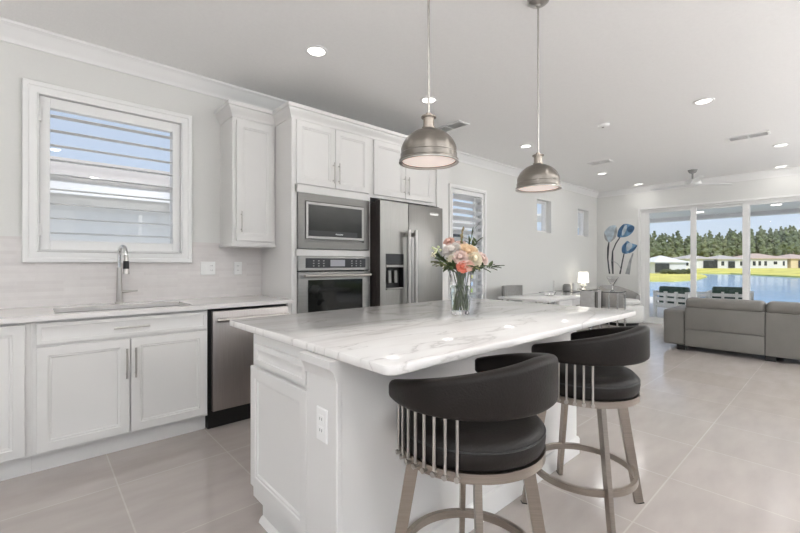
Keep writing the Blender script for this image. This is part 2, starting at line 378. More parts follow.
# ------------------------------------------------------------------ kitchen window, shutter
def window(name, W, casing=.0, mull=None):
    x0, x1, z0, z1 = W
    bm = new(); t = .04
    for b in ((x0, x1, z0, z0 + t), (x0, x1, z1 - t, z1), (x0, x0 + t, z0 + t, z1 - t), (x1 - t, x1, z0 + t, z1 - t)): box(bm, b[0], b[1], YK + .10, YK + .16, b[2], b[3])
    if mull == 'h': box(bm, x0 + t, x1 - t, YK + .105, YK + .155, (z0 + z1) / 2 - .02, (z0 + z1) / 2 + .02)
    o = struct(name, bm, 'trim')
    bm = new(); box(bm, x0 + t, x1 - t, YK + .128, YK + .132, z0 + t, z1 - t); struct('pane', bm, 'glass', parent=o)
    return o
w1 = window('window_1', W1, mull='h'); w2 = window('window_2', W2, mull='h'); window('window_3', W3); window('window_4', W4)
def shutter(W, label, frame_w, stile, n, tilt, gx0=None, gx1=None, rails=True, nick=.0):
    x0, x1, z0, z1 = W
    t = thing('window_shutter', label, 'shutter', ((x0 + x1) / 2, YK, z0))
    e = frame_w; y1 = YK - .0095 if nick else YK - .0005
    bm = new()
    prof = [(0, 0), (0, .022), (.006, .03), (.03, .03), (.036, .024), (e - .012, .024), (e - .004, .034), (e, .034), (e, -.06)]
    rings = [[(x0 - e + i, y1 - wd, z0 - e + i), (x1 + e - i, y1 - wd, z0 - e + i), (x1 + e - i, y1 - wd, z1 + e - i), (x0 - e + i, y1 - wd, z1 + e - i)] for i, wd in prof]
    ring_loft(bm, rings, cap=False); obj('outer_frame', bm, 'trim', t)
    return t, e
t, e = shutter(W1, 'white plantation shutter with open louvers in the window over the kitchen sink', .085, .06, 9, 0, nick=1)
def shutter_panel(t, x0, x1, z0, z1, y, stile, rail, n, tilt, blade=.112, th=.011):
    bm = new()
    for b in ((x0, x0 + stile, z0, z1), (x1 - stile, x1, z0, z1), (x0 + stile, x1 - stile, z0, z0 + rail), (x0 + stile, x1 - stile, z1 - rail, z1)):
        box(bm, b[0], b[1], y - .014, y + .014, b[2], b[3], .002, 1)
    p = obj('shutter_panel', bm, 'trim', t)
    L0, L1 = z0 + rail, z1 - rail; pitch = (L1 - L0) / n
    for k in range(n):
        zc = L0 + pitch * (k + .5); bm = new(); rings = []
        sec = [(blade / 2 * math.cos(a), th / 2 * math.sin(a) * (1.0)) for a in [2 * PI * i / 14 for i in range(14)]]
        for x in (x0 + stile + .002, x1 - stile - .002):
            rings.append([(x, y + c * math.cos(tilt) - s_ * math.sin(tilt), zc + c * math.sin(tilt) + s_ * math.cos(tilt)) for c, s_ in sec])
        ring_loft(bm, rings); obj('louver', bm, 'louver', p)
    return p
p = shutter_panel(t, W1[0] + .002, W1[1] - .002, W1[2] + .003, W1[3] - .003, YK - .015 + .02, .055, .07, 9, R(5))
for z in (W1[2] + .14, W1[3] - .14): bm = new(); box(bm, W1[0] - .006, W1[0] + .012, YK - .04, YK - .008, z - .04, z + .04, .002, 1); obj('hinge', bm, 'trim', p)
t, e = shutter(W2, 'white plantation shutter on tall dining window right of refrigerator', .05, .05, 14, 0)
xm = (W2[0] + W2[1]) / 2
p = shutter_panel(t, W2[0] + .002, W2[1] - .002, W2[2] + .003, W2[3] - .003, YK + .005, .045, .06, 16, R(-28), blade=.1)
bm = new(); box(bm, xm + .08, xm + .09, YK - .07, YK - .06, W2[2] + .15, W2[3] - .12); obj('tilt_rod', bm, 'louver', p)

# ------------------------------------------------------------------ sliding door (far wall)
bm = new()
y0, y1 = D[0], D[1]
for b in ((y0, y0 + .06, 0, 2.31), (y1 - .06, y1, 0, 2.31), (y0 + .06, y1 - .06, 2.28, 2.31), (y0 + .06, y1 - .06, 0, .03)): box(bm, XF + .04, XF + .17, b[0], b[1], b[2], b[3])
d1 = struct('door_1', bm, 'trim')
ms = [2.78, 1.95, 1.175, .40, -.35]
for k in range(4):
    a, b = ms[k + 1], ms[k]; bm = new(); dx = .01 if k % 2 else 0; s_ = .05
    xa, xb = XF + .08 + dx, XF + .12 + dx
    lo, hi = (a - (s_ if 0 < k < 3 or k == 0 else 0), b + (0 if k == 0 else s_))
    lo = a - .05 if k < 3 else a; hi = b + .05 if k > 0 else b
    xa, xb = (XF + .06, XF + .1) if k % 2 == 0 else (XF + .105, XF + .145)
    for q in ((lo, lo + .09, .03, 2.28), (hi - .09, hi, .03, 2.28), (lo + .09, hi - .09, .03, .12), (lo + .09, hi - .09, 2.235, 2.28)): box(bm, xa, xb, q[0], q[1], q[2], q[3], .003, 1)
    f = struct('door_panel', bm, 'trim', parent=d1)
    bm = new(); box(bm, xa + .018, xa + .022, lo + .09, hi - .09, .12, 2.235); struct('pane', bm, 'glass', parent=f)
bm = new()
sweep(bm, [(XF, y1 + .0), (XF, y1 + .035)], [(-.0005, 0), (-.012, 0), (-.012, 2.345), (-.0005, 2.345)])
box(bm, XF - .012, XF, y0 - .035, y0, 0, 2.345); box(bm, XF - .012, XF, y0, y1, 2.31, 2.345)
struct('trim_3', bm, 'trim')

# ------------------------------------------------------------------ base cabinets
YD = 3.08            # door face plane (front), boxes start at YD+.02
YB = YD + .021
def carcass(bm, x0, x1, z0, z1, y=YB, yb=YK - .012): box(bm, x0, x1, y, yb, z0, z1)
t = thing('base_cabinet', 'white shaker base cabinet under the kitchen sink with two doors', 'cabinet', (.46, 3.4, 0))
bm = new(); carcass(bm, -.015, .925, .11, .66); box(bm, -.015, .925, YB, YB + .02, .66, .882); box(bm, -.015, .0, YB + .02, YK - .012, .66, .882); box(bm, .91, .925, YB + .02, YK - .012, .66, .882); obj('body', bm, 'cab', t, False)
bm = new(); box(bm, -.015, .925, 3.15, 3.17, 0, .11); obj('toe_kick', bm, 'cab', t, False)
for u0, u1, hx in ((.004, .451, .433), (.458, .918, .481)):
    bm = new(); panel_rings(bm, fy(YB), u0, u1, .127, .728); dd = obj('door', bm, 'cab', t)
    bm = new(); ht(bm, (hx, YD, .48), (hx, YD, .67), (0, -.028, 0)); obj('handle', bm, 'handle', dd, label='satin nickel bar handle')
bm = new(); panel_rings(bm, fy(YB), .004, .918, .744, .866, SLAB); dd = obj('drawer_front', bm, 'cab', t)
bm = new(); ht(bm, (.365, YD, .805), (.557, YD, .805), (0, -.028, 0)); obj('handle', bm, 'handle', dd, label='satin nickel bar handle')
t = thing('base_cabinet', 'white base cabinet at the left edge of the photo, left of the sink cabinet', 'cabinet', (-.47, 3.4, 0))
bm = new(); carcass(bm, -.925, -.0155, .11, .882); obj('body', bm, 'cab', t, False)
bm = new(); box(bm, -.925, -.0155, 3.15, 3.17, 0, .11); obj('toe_kick', bm, 'cab', t, False)
for u0, u1 in ((-.91, -.478), (-.472, -.042)):
    bm = new(); panel_rings(bm, fy(YB), u0, u1, .127, .866); dd = obj('door', bm, 'cab', t)
    hx = -.50 if u1 < -.45 else -.45
    bm = new(); ht(bm, (hx, YD, .6), (hx, YD, .79), (0, -.028, 0)); obj('handle', bm, 'handle', dd, label='satin nickel bar handle')
t = thing('cabinet_filler', 'narrow white filler strip between dishwasher and oven cabinet', 'cabinet', (1.565, 3.3, 0))
bm = new(); box(bm, 1.55, 1.583, YB, YB + .3, 0, .882); obj('filler_strip', bm, 'cab', t, False)

# dishwasher
t = thing('dishwasher', 'stainless steel dishwasher with bar handle under the counter', 'dishwasher', (1.24, 3.4, 0))
bm = new(); box(bm, .932, 1.545, YB + .01, YK - .03, .005, .872); obj('body', bm, 'black', t, False, label='black body')
bm = new(); box(bm, .952, 1.54, YD - .012, YB + .008, .135, .862, .006, 2); dp = obj('door_panel', bm, 'steeld', t)
bm = new(); ht(bm, (.972, YD - .01, .80), (1.52, YD - .01, .80), (0, -.05, 0), .0105); obj('handle', bm, 'handle', t)
bm = new(); box(bm, .932, 1.545, YD + .045, YB + .03, .0, .125); obj('toe_panel', bm, 'black', t, False, label='black toe panel')
bm = new(); box(bm, 1.49, 1.515, YD - .014, YD - .0118, .20, .215); obj('badge', bm, 'badge', dp)

# countertop with sink cut-out
SX0, SX1, SY0, SY1 = .085, .835, 3.14, 3.50
t = thing('countertop', 'long pale grey quartz countertop along the kitchen wall', 'countertop', (.3, 3.4, .884))
bm = new()
for b in ((-2.2, SX0, 3.05, YK - .01), (SX1, 1.583, 3.05, YK - .01), (SX0, SX1, 3.05, SY0), (SX0, SX1, SY1, YK - .01)): box(bm, b[0], b[1], b[2], b[3], .884, .914)
bmesh.ops.remove_doubles(bm, verts=bm.verts, dist=1e-5)
obj('slab', bm, 'counter', t, False)
t = thing('kitchen_sink', 'stainless undermount sink set in the grey quartz counter', 'sink', (.46, 3.32, .68))
bm = new(); a, b, c, d = SX0 - .005, SX1 + .005, SY0 - .005, SY1 + .005
def rr(x0, x1, y0, y1, z, r=.04, n=5):
    o = []
    for cx, cy, a0 in ((x1 - r, y1 - r, 0), (x0 + r, y1 - r, 90), (x0 + r, y0 + r, 180), (x1 - r, y0 + r, 270)):
        for i in range(n + 1): o.append((cx + r * math.cos(R(a0 + 90 * i / n)), cy + r * math.sin(R(a0 + 90 * i / n)), z))
    return o
ring_loft(bm, [rr(a - .008, b + .008, c - .008, d + .008, .883), rr(a, b, c, d, .883), rr(a + .006, b - .006, c + .006, d - .006, .70), rr(a + .03, b - .03, c + .03, d - .03, .685)], cap=False)
f = bm.faces.new([v for v in bm.verts if abs(v.co.z - .685) < 1e-5][:24]); obj('bowl', bm, 'steelm', t)
bm = new(); lathe(bm, [(0.001, .686), (.035, .687), (.045, .69), (.045, .686)], (.46, 3.38, 0), 20); obj('drain', bm, 'chrome', t)
# faucet
t = thing('kitchen_faucet', 'brushed nickel gooseneck pull-down faucet behind the sink', 'faucet', (.46, 3.59, .914))
bm = new(); lathe(bm, [(.0, .9145), (.028, .9145), (.028, .925), (.02, .93), (.019, 1.0), (.015, 1.18), (.0, 1.18)], (.46, 3.59, 0), 20)
obj('body', bm, 'handle', t)
bm = new(); pts = [(.46, 3.59, 1.17), (.46, 3.59, 1.272)]
for k in range(1, 12): a_ = PI * k / 11; pts.append((.46 + .011 * (1 - math.cos(a_)) , 3.59 - .07 * (1 - math.cos(a_)), 1.272 + .062 * math.sin(a_)))
pts.append((.482, 3.45, 1.25)); tube(bm, pts, .0125, 14); obj('spout', bm, 'chrome', t)
bm = new(); lathe(bm, [(0.001, 1.27), (.014, 1.27), (.014, 1.235), (.016, 1.225), (.019, 1.15), (.021, 1.145), (.021, 1.135), (0.001, 1.135)], (.482, 3.45, 0), 18); sh = obj('spray_head', bm, 'handle', t)
bm = new(); lathe(bm, [(.0165, 1.228), (.0182, 1.22), (.0192, 1.175), (.0187, 1.172)], (.482, 3.447, 0), 18); obj('grip', bm, 'black', sh, label='black spray grip')
bm = new(); tube(bm, [(.475, 3.585, 1.0), (.51, 3.57, 1.003), (.57, 3.55, 1.008)], [.011, .009, .006], 12); obj('lever', bm, 'handle', t)
# outlets on the backsplash
def outlet(label, name, f, u0, u1, v0, v1, kinds):
    c = f((u0 + u1) / 2, v0, 0); t = thing(name, label, 'wall plate', c)
    bm = new(); panel_rings(bm, f, u0, u1, v0, v1, [(0, 0), (0, .003), (.003, .006), (.01, .006)]); pl = obj('cover_plate', bm, 'plate', t)
    n = len(kinds); wd = (u1 - u0) / n
    for i, k in enumerate(kinds):
        cu = u0 + wd * (i + .5); cv = (v0 + v1) / 2
        if k == 's':
            bm = new(); panel_rings(bm, f, cu - .017, cu + .017, cv - .034, cv + .034, [(0, .0055), (0, .008), (.004, .0095)]); obj('rocker', bm, 'plate', t)
        else:
            for q in (-1, 1):
                bm = new(); panel_rings(bm, f, cu - .017, cu + .017, cv + q * .02 - .014, cv + q * .02 + .014, [(0, .0055), (0, .0078), (.003, .008)]); so = obj('socket', bm, 'plate', t)
                bm = new()
                for du in (-.007, .006): panel_rings(bm, f, cu + du - .0012, cu + du + .0012, cv + q * .02 - .003, cv + q * .02 + .007, [(0, .0078), (0, .0083)])
                obj('slot', bm, 'fside', so, label='dark socket slots')
outlet('double white wall plate on the tiled backsplash, right of kitchen window', 'outlet_plate', fy(YK - .0095), 1.045, 1.165, 1.112, 1.226, 'so')
outlet('single narrow white outlet plate on the backsplash under the upper cabinet', 'outlet_plate', fy(YK - .0095), 1.325, 1.395, 1.11, 1.224, 'o')

# ------------------------------------------------------------------ upper cabinet
CROWN2 = [(0, 2.428), (.008, 2.428), (.008, 2.446), (.013, 2.454), (.026, 2.476), (.04, 2.496), (.04, 2.506), (.05, 2.511), (.05, 2.54), (0, 2.54)]
UX0, UX1, UY = 1.21, 1.583, 3.38
t = thing('wall_cabinet', 'narrow tall white upper cabinet between window and oven cabinet', 'cabinet', (1.4, 3.55, 1.37))
bm = new(); box(bm, UX0, UX1, UY + .021, YK - .0005, 1.375, 2.44); obj('body', bm, 'cab', t, False)
bm = new(); panel_rings(bm, fy(UY + .021), UX0 + .028, UX1 - .022, 1.40, 2.405); dd = obj('door', bm, 'cab', t)
bm = new(); ht(bm, (1.272, UY, 1.47), (1.272, UY, 1.645), (0, -.028, 0)); obj('handle', bm, 'handle', dd, label='satin nickel bar handle')
bm = new(); sweep(bm, [(UX0, YK - .001), (UX0, UY + .02), (UX1, UY + .02)][::-1], [(-o, z) for o, z in CROWN2]); obj('crown', bm, 'cab', t)
bm = new(); box(bm, UX0 - .012, UX1, UY + .008, YK - .0005, 1.352, 1.374, .004, 2); obj('bottom_rail', bm, 'cab', t)

# ------------------------------------------------------------------ oven tower
OX0, OX1 = 1.585, 2.412
t = thing('oven_cabinet', 'tall white cabinet holding the microwave and wall oven', 'cabinet', (2.0, 3.4, 0))
bm = new()
box(bm, OX0, OX0 + .02, YB, YK - .001, 0, 2.44); box(bm, OX1 - .02, OX1, YB, YK - .001, 0, 2.44)
box(bm, OX0 + .02, OX1 - .02, YK - .02, YK - .001, 0, 2.44); box(bm, OX0 + .02, OX1 - .02, YB, YK - .02, 1.86, 2.44)
box(bm, OX0 + .02, OX1 - .02, YB, YK - .02, 1.285, 1.325); box(bm, OX0 + .02, OX1 - .02, YB, YK - .02, .1, .52); box(bm, OX0 + .02, OX1 - .02, YB + .06, YK - .02, 0, .1)
obj('body', bm, 'cab', t, False)
# face frame around the appliances
bm = new()
box(bm, OX0, OX0 + .0465, YB - .004, YB, .0, 2.44); box(bm, OX1 - .022, OX1, YB - .004, YB, .0, 2.44); box(bm, OX0 + .03, OX1 - .02, YB - .004, YB, 1.277, 1.332); box(bm, OX0 + .03, OX1 - .02, YB - .004, YB, 1.815, 1.88)
obj('face_frame', bm, 'cab', t, False)
for u0, u1, hx in ((1.625, 2.003, 1.978), (2.009, 2.388, 2.034)):
    bm = new(); panel_rings(bm, fy(YB), u0, u1, 1.885, 2.42); dd = obj('door', bm, 'cab', t)
    bm = new(); ht(bm, (hx, YD, 1.925), (hx, YD, 2.11), (0, -.028, 0)); obj('handle', bm, 'handle', dd, label='satin nickel bar handle')
bm = new(); panel_rings(bm, fy(YB), 1.625, 2.388, .12, .5); obj('drawer_front', bm, 'cab', t)
bm = new(); sweep(bm, [(OX1, YB), (OX0, YB), (OX0, YK - .001)], [(-o, z) for o, z in CROWN2]); obj('crown', bm, 'cab', t)
# microwave
t = thing('microwave', 'built-in stainless microwave with dark window above the oven', 'microwave', (2.0, 3.3, 1.335))
bm = new(); box(bm, 1.66, 2.36, YB + .02, YK - .1, 1.337, 1.80); obj('body', bm, 'black', t, False)
X0, X1, Z0, Z1 = 1.632, 2.388, 1.335, 1.812
bm = new(); panel_rings(bm, fy(YB - .004), X0, X1, Z0, Z1, [(0, 0), (0, .018), (.003, .021), (.066, .021), (.07, .017), (.07, .004)])
obj('trim_frame', bm, 'steelm', t)
bm = new(); panel_rings(bm, fy(YB - .008), X0 + .072, X1 - .072, Z0 + .088, Z1 - .072, [(0, 0), (0, .022), (.002, .024), (.022, .024), (.024, .021)]); dd = obj('door', bm, 'steel', t)
bm = new(); panel_rings(bm, fy(YB - .026), X0 + .096, X1 - .096, Z0 + .112, Z1 - .096, [(0, 0), (0, .006)]); obj('window', bm, 'mglass', dd, label='dark glass window')
bm = new(); panel_rings(bm, fy(YB - .0322), X0 + .098, X1 - .15, Z0 + .114, Z0 + .16, [(0, 0), (0, .001)]); obj('control_strip', bm, 'black', dd, label='black control strip')
bm = new(); text_bm(bm, 'KitchenAid', .017, fy(YB - .0335), 2.0, Z0 + .13); obj('badge', bm, 'badge', dd)
# wall oven
t = thing('wall_oven', 'stainless wall oven with black glass door under the microwave', 'oven', (2.0, 3.3, .55))
bm = new(); box(bm, 1.66, 2.36, YB + .02, YK - .1, .56, 1.26); obj('body', bm, 'black', t, False)
bm = new(); box(bm, X0, X1, YB - .03, YB + .015, 1.148, 1.275, .003, 1); cp = obj('control_panel', bm, 'steel', t)
bm = new(); panel_rings(bm, fy(YB - .03), 1.70, 2.335, 1.172, 1.256, [(0, 0), (0, .002)]); gp = obj('control_glass', bm, 'panel', cp, label='dark control glass')
bm = new(); panel_rings(bm, fy(YB - .032), 1.945, 2.1, 1.185, 1.243, [(0, 0), (0, .001)]); obj('display', bm, 'lcd', gp, label='grey display')
for k in range(3):
    for x in (1.77, 1.82, 1.87, 2.17, 2.22, 2.27):
        bm = new(); panel_rings(bm, fy(YB - .032), x, x + .014, 1.185 + k * .022, 1.193 + k * .022, [(0, 0), (0, .0008)]); obj('button', bm, 'cup', gp)
bm = new(); box(bm, X0, X1, YB - .035, YB + .015, .60, 1.138, .004, 1); dd = obj('door', bm, 'steel', t)
bm = new(); panel_rings(bm, fy(YB - .035), 1.722, 2.295, .68, 1.068, [(0, 0), (0, .004), (.012, .004), (.014, .0025)]); obj('window', bm, 'oglass', dd, label='black glass window')
bm = new(); ht(bm, (1.665, YB - .035, 1.105), (2.36, YB - .035, 1.105), (0, -.05, 0), .0115); obj('handle', bm, 'handle', dd)
bm = new(); box(bm, X0, X1, YB - .02, YB + .01, .55, .592); obj('vent_strip', bm, 'steel', t)

# ------------------------------------------------------------------ fridge cabinet
FX0, FX1 = 2.416, 3.55
t = thing('fridge_cabinet', 'white cabinet and side panel framing the refrigerator', 'cabinet', (2.98, 3.4, 0))
bm = new(); box(bm, FX0, FX1 - .2, YB, YK - .001, 1.855, 2.44); obj('body', bm, 'cab', t, False)
bm = new(); box(bm, 3.352, FX1, YD + .004, YK - .001, 0, 2.44); obj('side_panel', bm, 'cab', t, False)
for u0, u1, hx in ((2.452, 2.868, 2.843), (2.874, 3.285, 2.899)):
    bm = new(); panel_rings(bm, fy(YB), u0, u1, 1.885, 2.42); dd = obj('door', bm, 'cab', t)
    bm = new(); ht(bm, (hx, YD, 1.925), (hx, YD, 2.11), (0, -.028, 0)); obj('handle', bm, 'handle', dd, label='satin nickel bar handle')
bm = new(); sweep(bm, [(FX1, YK - .001), (FX1, YB), (FX0 - .003, YB)], [(-o, z) for o, z in CROWN2]); obj('crown', bm, 'cab', t)
# refrigerator
GX0, GX1, GS, GY = 2.432, 3.318, 2.80, 2.965
t = thing('refrigerator', 'stainless side-by-side refrigerator with ice dispenser in left door', 'refrigerator', (2.88, 3.3, 0))
bm = new(); box(bm, GX0, GX1, GY + .075, YK - .03, .02, 1.80); obj('body', bm, 'fside', t, False, label='dark sides')
bm = new(); box(bm, GX0 + .02, GX1 - .02, GY + .03, GY + .12, 0.0, .07); obj('kick_grille', bm, 'black', t, False)
for xh in (GX0 + .03, GX1 - .15): bm = new(); box(bm, xh, xh + .12, GY + .02, GY + .14, 1.80, 1.826, .006, 2); obj('hinge_cover', bm, 'fside', t)
# left door with dispenser opening
DX0, DX1, DZ0, DZ1 = 2.50, 2.735, .955, 1.305
bm = new(); x0, x1 = GX0, GS - .004
for b in ((x0, DX0, .08, 1.815), (DX1, x1, .08, 1.815), (DX0, DX1, .08, DZ0), (DX0, DX1, DZ1, 1.815)): box(bm, b[0], b[1], GY, GY + .07, b[2], b[3])
bmesh.ops.remove_doubles(bm, verts=bm.verts, dist=1e-5)
ld = obj('freezer_door', bm, 'steelv', t, False)
bm = new(); box(bm, GX0 - .0008, GX0 + .001, GY + .004, GY + .068, .082, 1.813); obj('door_edge', bm, 'fside', ld, False, label='dark door side')
bm = new(); panel_rings(bm, fy(GY + .06), DX0, DX1, DZ0, DZ1, [(0, 0), (0, .06), (.004, .062), (.008, .06), (.010, .005)])
ds = obj('dispenser', bm, 'black', ld, label='black ice and water dispenser')
bm = new(); panel_rings(bm, fy(GY + .05), DX0 + .008, DX1 - .008, 1.205, DZ1 - .006, [(0, 0), (0, .05), (.002, .052)]); obj('control_glass', bm, 'panel', ds)
bm = new(); box(bm, DX0 + .004, DX1 - .004, GY - .004, GY + .02, 1.172, 1.198, .003, 1); obj('trim_bar', bm, 'steel', ds)
for x in (2.575, 2.655):
    bm = new(); bar(bm, (x, GY + .035, 1.14), (x, GY + .03, 1.02), .017, .006, (1, 0, 0)); obj('paddle', bm, 'cup', ds)
bm = new(); box(bm, DX0 + .004, DX1 - .004, GY - .012, GY + .04, .958, .972, .003, 1); obj('drip_tray', bm, 'cup', ds)
bm = new(); box(bm, GS + .004, GX1, GY, GY + .07, .08, 1.815, .006, 2); rd = obj('fridge_door', bm, 'steelv', t)
for x, q in ((2.755, ld), (2.85, rd)):
    bm = new(); tube(bm, [(x, GY - .058, .55), (x, GY - .058, 1.545)], .017, 14)
    for z in (.60, 1.50): box(bm, x - .011, x + .011, GY - .058, GY + .001, z - .02, z + .02, .003, 1)
    obj('handle', bm, 'handle', q)
bm = new(); panel_rings(bm, fy(GY), 3.115, 3.25, 1.722, 1.752, [(0, 0), (0, .002)]); bd = obj('badge_plate', bm, 'steel', rd)
bm = new(); text_bm(bm, 'KitchenAid', .027, fy(GY - .002), 3.117, 1.727, .0015); obj('badge', bm, 'badge', rd)

# ------------------------------------------------------------------ island
IX0, IX1 = .775, 2.56
t = thing('kitchen_island', 'white panelled kitchen island base under the veined quartz top', 'kitchen island', (1.67, 1.5, 0))
bm = new(); box(bm, IX0, IX1, 1.15, 1.90, .10, .882); box(bm, IX0 + .02, IX1 - .02, 1.17, 1.84, 0, .10); obj('body', bm, 'cab', t, False)
bm = new(); box(bm, IX0 - .022, IX0, 1.148, 1.355, 0, .815, .003, 1); pz = obj('end_post', bm, 'cab', t)
bm = new(); sweep(bm, [(IX0 - .001, 1.357), (IX0 - .001, 1.146)], [(o, z) for o, z in [(0, .81), (.026, .81), (.029, .822), (.038, .845), (.05, .856), (.05, .883), (0, .883)]]); obj('post_cap', bm, 'cab', pz)
bm = new(); panel_rings(bm, fx(IX0), 1.368, 1.84, .748, .838, SLAB); obj('drawer_front', bm, 'cab', t)
bm = new(); panel_rings(bm, fx(IX0), 1.36, 1.888, .168, .728); obj('door', bm, 'cab', t)
bm = new(); sweep(bm, [(IX0 + .02, 1.84), (IX0 + .02, 1.356)], [(o, z) for o, z in [(0, 0), (.02, 0), (.016, .012), (.008, .022), (0, .026)]]); obj('shoe_molding', bm, 'cab', t)
bm = new(); sweep(bm, [(IX0 - .022, 1.15), (IX1, 1.15), (IX1, 1.90)], [(o, z) for o, z in [(0, 0), (.014, 0), (.014, .095), (.008, .108), (0, .112)]]); obj('base_molding', bm, 'cab', t)
for a, b in ((.80, 1.2), (1.215, 1.6)): pass
for k in range(3):
    a = .80 + k * .59
    bm = new(); panel_rings(bm, lambda u, v, wd: (u, 1.90 + wd, v), a, a + .57, .12, .866); obj('cabinet_door', bm, 'cab', t)
outlet('white duplex outlet plate on the end post of the kitchen island', 'outlet_plate', fx(IX0 - .0222), 1.204, 1.273, .583, .70, 'o')
t = thing('island_countertop', 'large white quartz island top with fine grey veins', 'countertop', (1.77, 1.52, .884))
bm = new()
ring_loft(bm, [rr(.753, 2.787, .873, 2.177, .885, .035, 6), rr(.75, 2.79, .87, 2.18, .888, .038, 6), rr(.75, 2.79, .87, 2.18, .911, .038, 6), rr(.753, 2.787, .873, 2.177, .914, .035, 6)])
obj('slab', bm, 'quartz', t, True, 50)

# ------------------------------------------------------------------ bar stools (built at the origin facing +Y)
def make_stool():
    t = thing('bar_stool', '', 'bar stool', (0, 0, 0), 'bar stools at the island')
    bm = new(); lathe(bm, [(0, .5965), (.243, .5965), (.250, .608), (.254, .637), (.248, .664), (.228, .684), (.17, .692), (.06, .695), (0, .695)], n=48)
    s_ = obj('seat', bm, 'leather', t, True, 60)
    bm = new()
    tube(bm, [(.2505 * math.cos(2 * PI * i / 64), .2505 * math.sin(2 * PI * i / 64), .655) for i in range(64)], .0035, 6, True); obj('piping', bm, 'bleather', s_)
    bm = new(); flatring(bm, (0, 0), .05, .253, .566, .596, 64); obj('seat_ring', bm, 'nickel', t)
    # back band
    A = 119; N = 56; rings = []
    def sm(x): x = max(0, min(1, x)); return x * x * (3 - 2 * x)
    for i in range(-2, N + 3):
        ii = max(0, min(N, i)); ph = -A + 2 * A * ii / N; k = abs(ph) / 128
        top = .924 - .116 * k ** 1.35; bot = .762 - .008 * k
        inner, outer = .238 - .0 * k, .292
        shrink = {-2: .35, -1: .8, N + 1: .8, N + 2: .35}.get(i, 1)
        ext = {-2: .020, -1: .012, N + 1: .012, N + 2: .020}.get(i, 0)
        cz, hz, cr_, hr = (top + bot) / 2, (top - bot) / 2 * (1 if shrink == 1 else .5 + .5 * shrink), (inner + outer) / 2, (outer - inner) / 2 * shrink
        a = R(270 + ph); da = ext / .265 * (1 if i > 0 else -1); a += da
        rad = Vector((math.cos(a), math.sin(a), 0)); ring = []
        rc = min(.02, hr * .9)
        for cx, cy, a0 in ((hr - rc, hz - rc, 0), (-(hr - rc), hz - rc, 90), (-(hr - rc), -(hz - rc), 180), (hr - rc, -(hz - rc), 270)):
            for q in range(4):
                aa = R(a0 + 30 * q); ring.append(rad * (cr_ + cx + rc * math.cos(aa)) + Vector((0, 0, cz + cy + rc * math.sin(aa))))
        rings.append(ring)
    bm = new(); ring_loft(bm, rings); obj('backrest', bm, 'leather', t, True, 60)
    for side in (-1, 1):
        for k in range(8):
            ph = side * (60 + k * 8.0); a = R(270 + ph); c_, s2 = math.cos(a), math.sin(a)
            bm = new(); tube(bm, [(.259 * c_, .259 * s2, .574), (.259 * c_, .259 * s2, .775)], .0052, 8)
            tube(bm, [(.245 * c_, .245 * s2, .580), (.270 * c_, .270 * s2, .580)], .0085, 10)
            obj('back_rod', bm, 'handle', t)
    for k in range(4):
        a = R(45 + 90 * k); rad = Vector((math.cos(a), math.sin(a), 0))
        bm = new(); bar(bm, rad * .19 + Vector((0, 0, .564)), rad * .287, .022, .011, rad, .9); lg = obj('leg', bm, 'nickel', t)
        bm = new(); bar(bm, rad * .287 + Vector((0, 0, .005)), rad * .288, .021, .0112, rad, 1); obj('foot_pad', bm, 'black', lg)
    bm = new(); flatring(bm, (0, 0), .228, .246, .168, .198, 64); obj('footrest', bm, 'nickel', t)
    return t
st = make_stool(); st.location = (1.138, .89, 0)
st['label'] = 'nearest brown leather bar stool with curved back and steel rods, at left'
dup(st, (2.05, .892, 0), R(3), 'bar stool farther from the camera, right of the nearest stool')

# ------------------------------------------------------------------ pendants
def make_pendant(label, x, y):
    t = thing('pendant_light', label, 'pendant light', (x, y, ZC), 'dome pendants over the island')
    zr = 1.654; r = .124
    bm = new(); prof = [(r + .006, zr), (r + .006, zr + .008), (r, zr + .012), (r, zr + .034), (r - .003, zr + .037)]
    for k in range(1, 13):
        a = R(5 + 73 * k / 12); prof.append((r * math.cos(a) * 1.0, zr + .037 + .107 * math.sin(a) / math.sin(R(78))))
    prof += [(.027, zr + .147), (.027, zr + .151), (0.0, zr + .151)]
    inn = [(rr_ - .003 if rr_ > .01 else 0, z_ - .001) for rr_, z_ in prof[1:]]
    lathe(bm, prof, (x, y, 0), 64); sh = obj('dome_shade', bm, 'spun', t, True, 30)
    bm = new(); lathe(bm, [(r + .0062, zr + .001), (r + .0068, zr - .003), (r - .004, zr - .003), (r - .004, zr + .004)], (x, y, 0), 64)
    obj('rim', bm, 'handle', sh)
    bm = new(); lathe(bm, [(.024, zr + .150), (.024, zr + .195), (0, zr + .195)], (x, y, 0), 28); lathe(bm, [(0, zr + .195), (.033, zr + .195), (.033, zr + .201), (.012, zr + .205), (.012, zr + .215), (0, zr + .217)], (x, y, 0), 28); lathe(bm, [(.0, zr + .147), (.03, zr + .147), (.03, zr + .152), (0, zr + .152)], (x, y, 0), 28)
    obj('socket_cap', bm, 'nickel', t)
    bm = new(); lathe(bm, [(0, zr + .006), (r - .008, zr + .006), (r - .004, zr + .012), (0, zr + .014)], (x, y, 0), 48); obj('diffuser', bm, 'dshade', t, label='white glass diffuser')
    bm = new(); tube(bm, [(x, y, zr + .21), (x, y, ZC - .03)], .0055, 12); obj('rod', bm, 'handle', t)
    bm = new(); lathe(bm, [(0, ZC - .045), (.012, ZC - .045), (.014, ZC - .032), (.05, ZC - .022), (.062, ZC - .012), (.065, ZC - .001), (0, ZC - .001)], (x, y, 0), 32); obj('canopy', bm, 'handle', t)
make_pendant('brushed nickel dome pendant nearer the oven, left of the two', 1.281, 1.227)
make_pendant('brushed nickel dome pendant farther off, right one of the two', 2.221, 1.227)

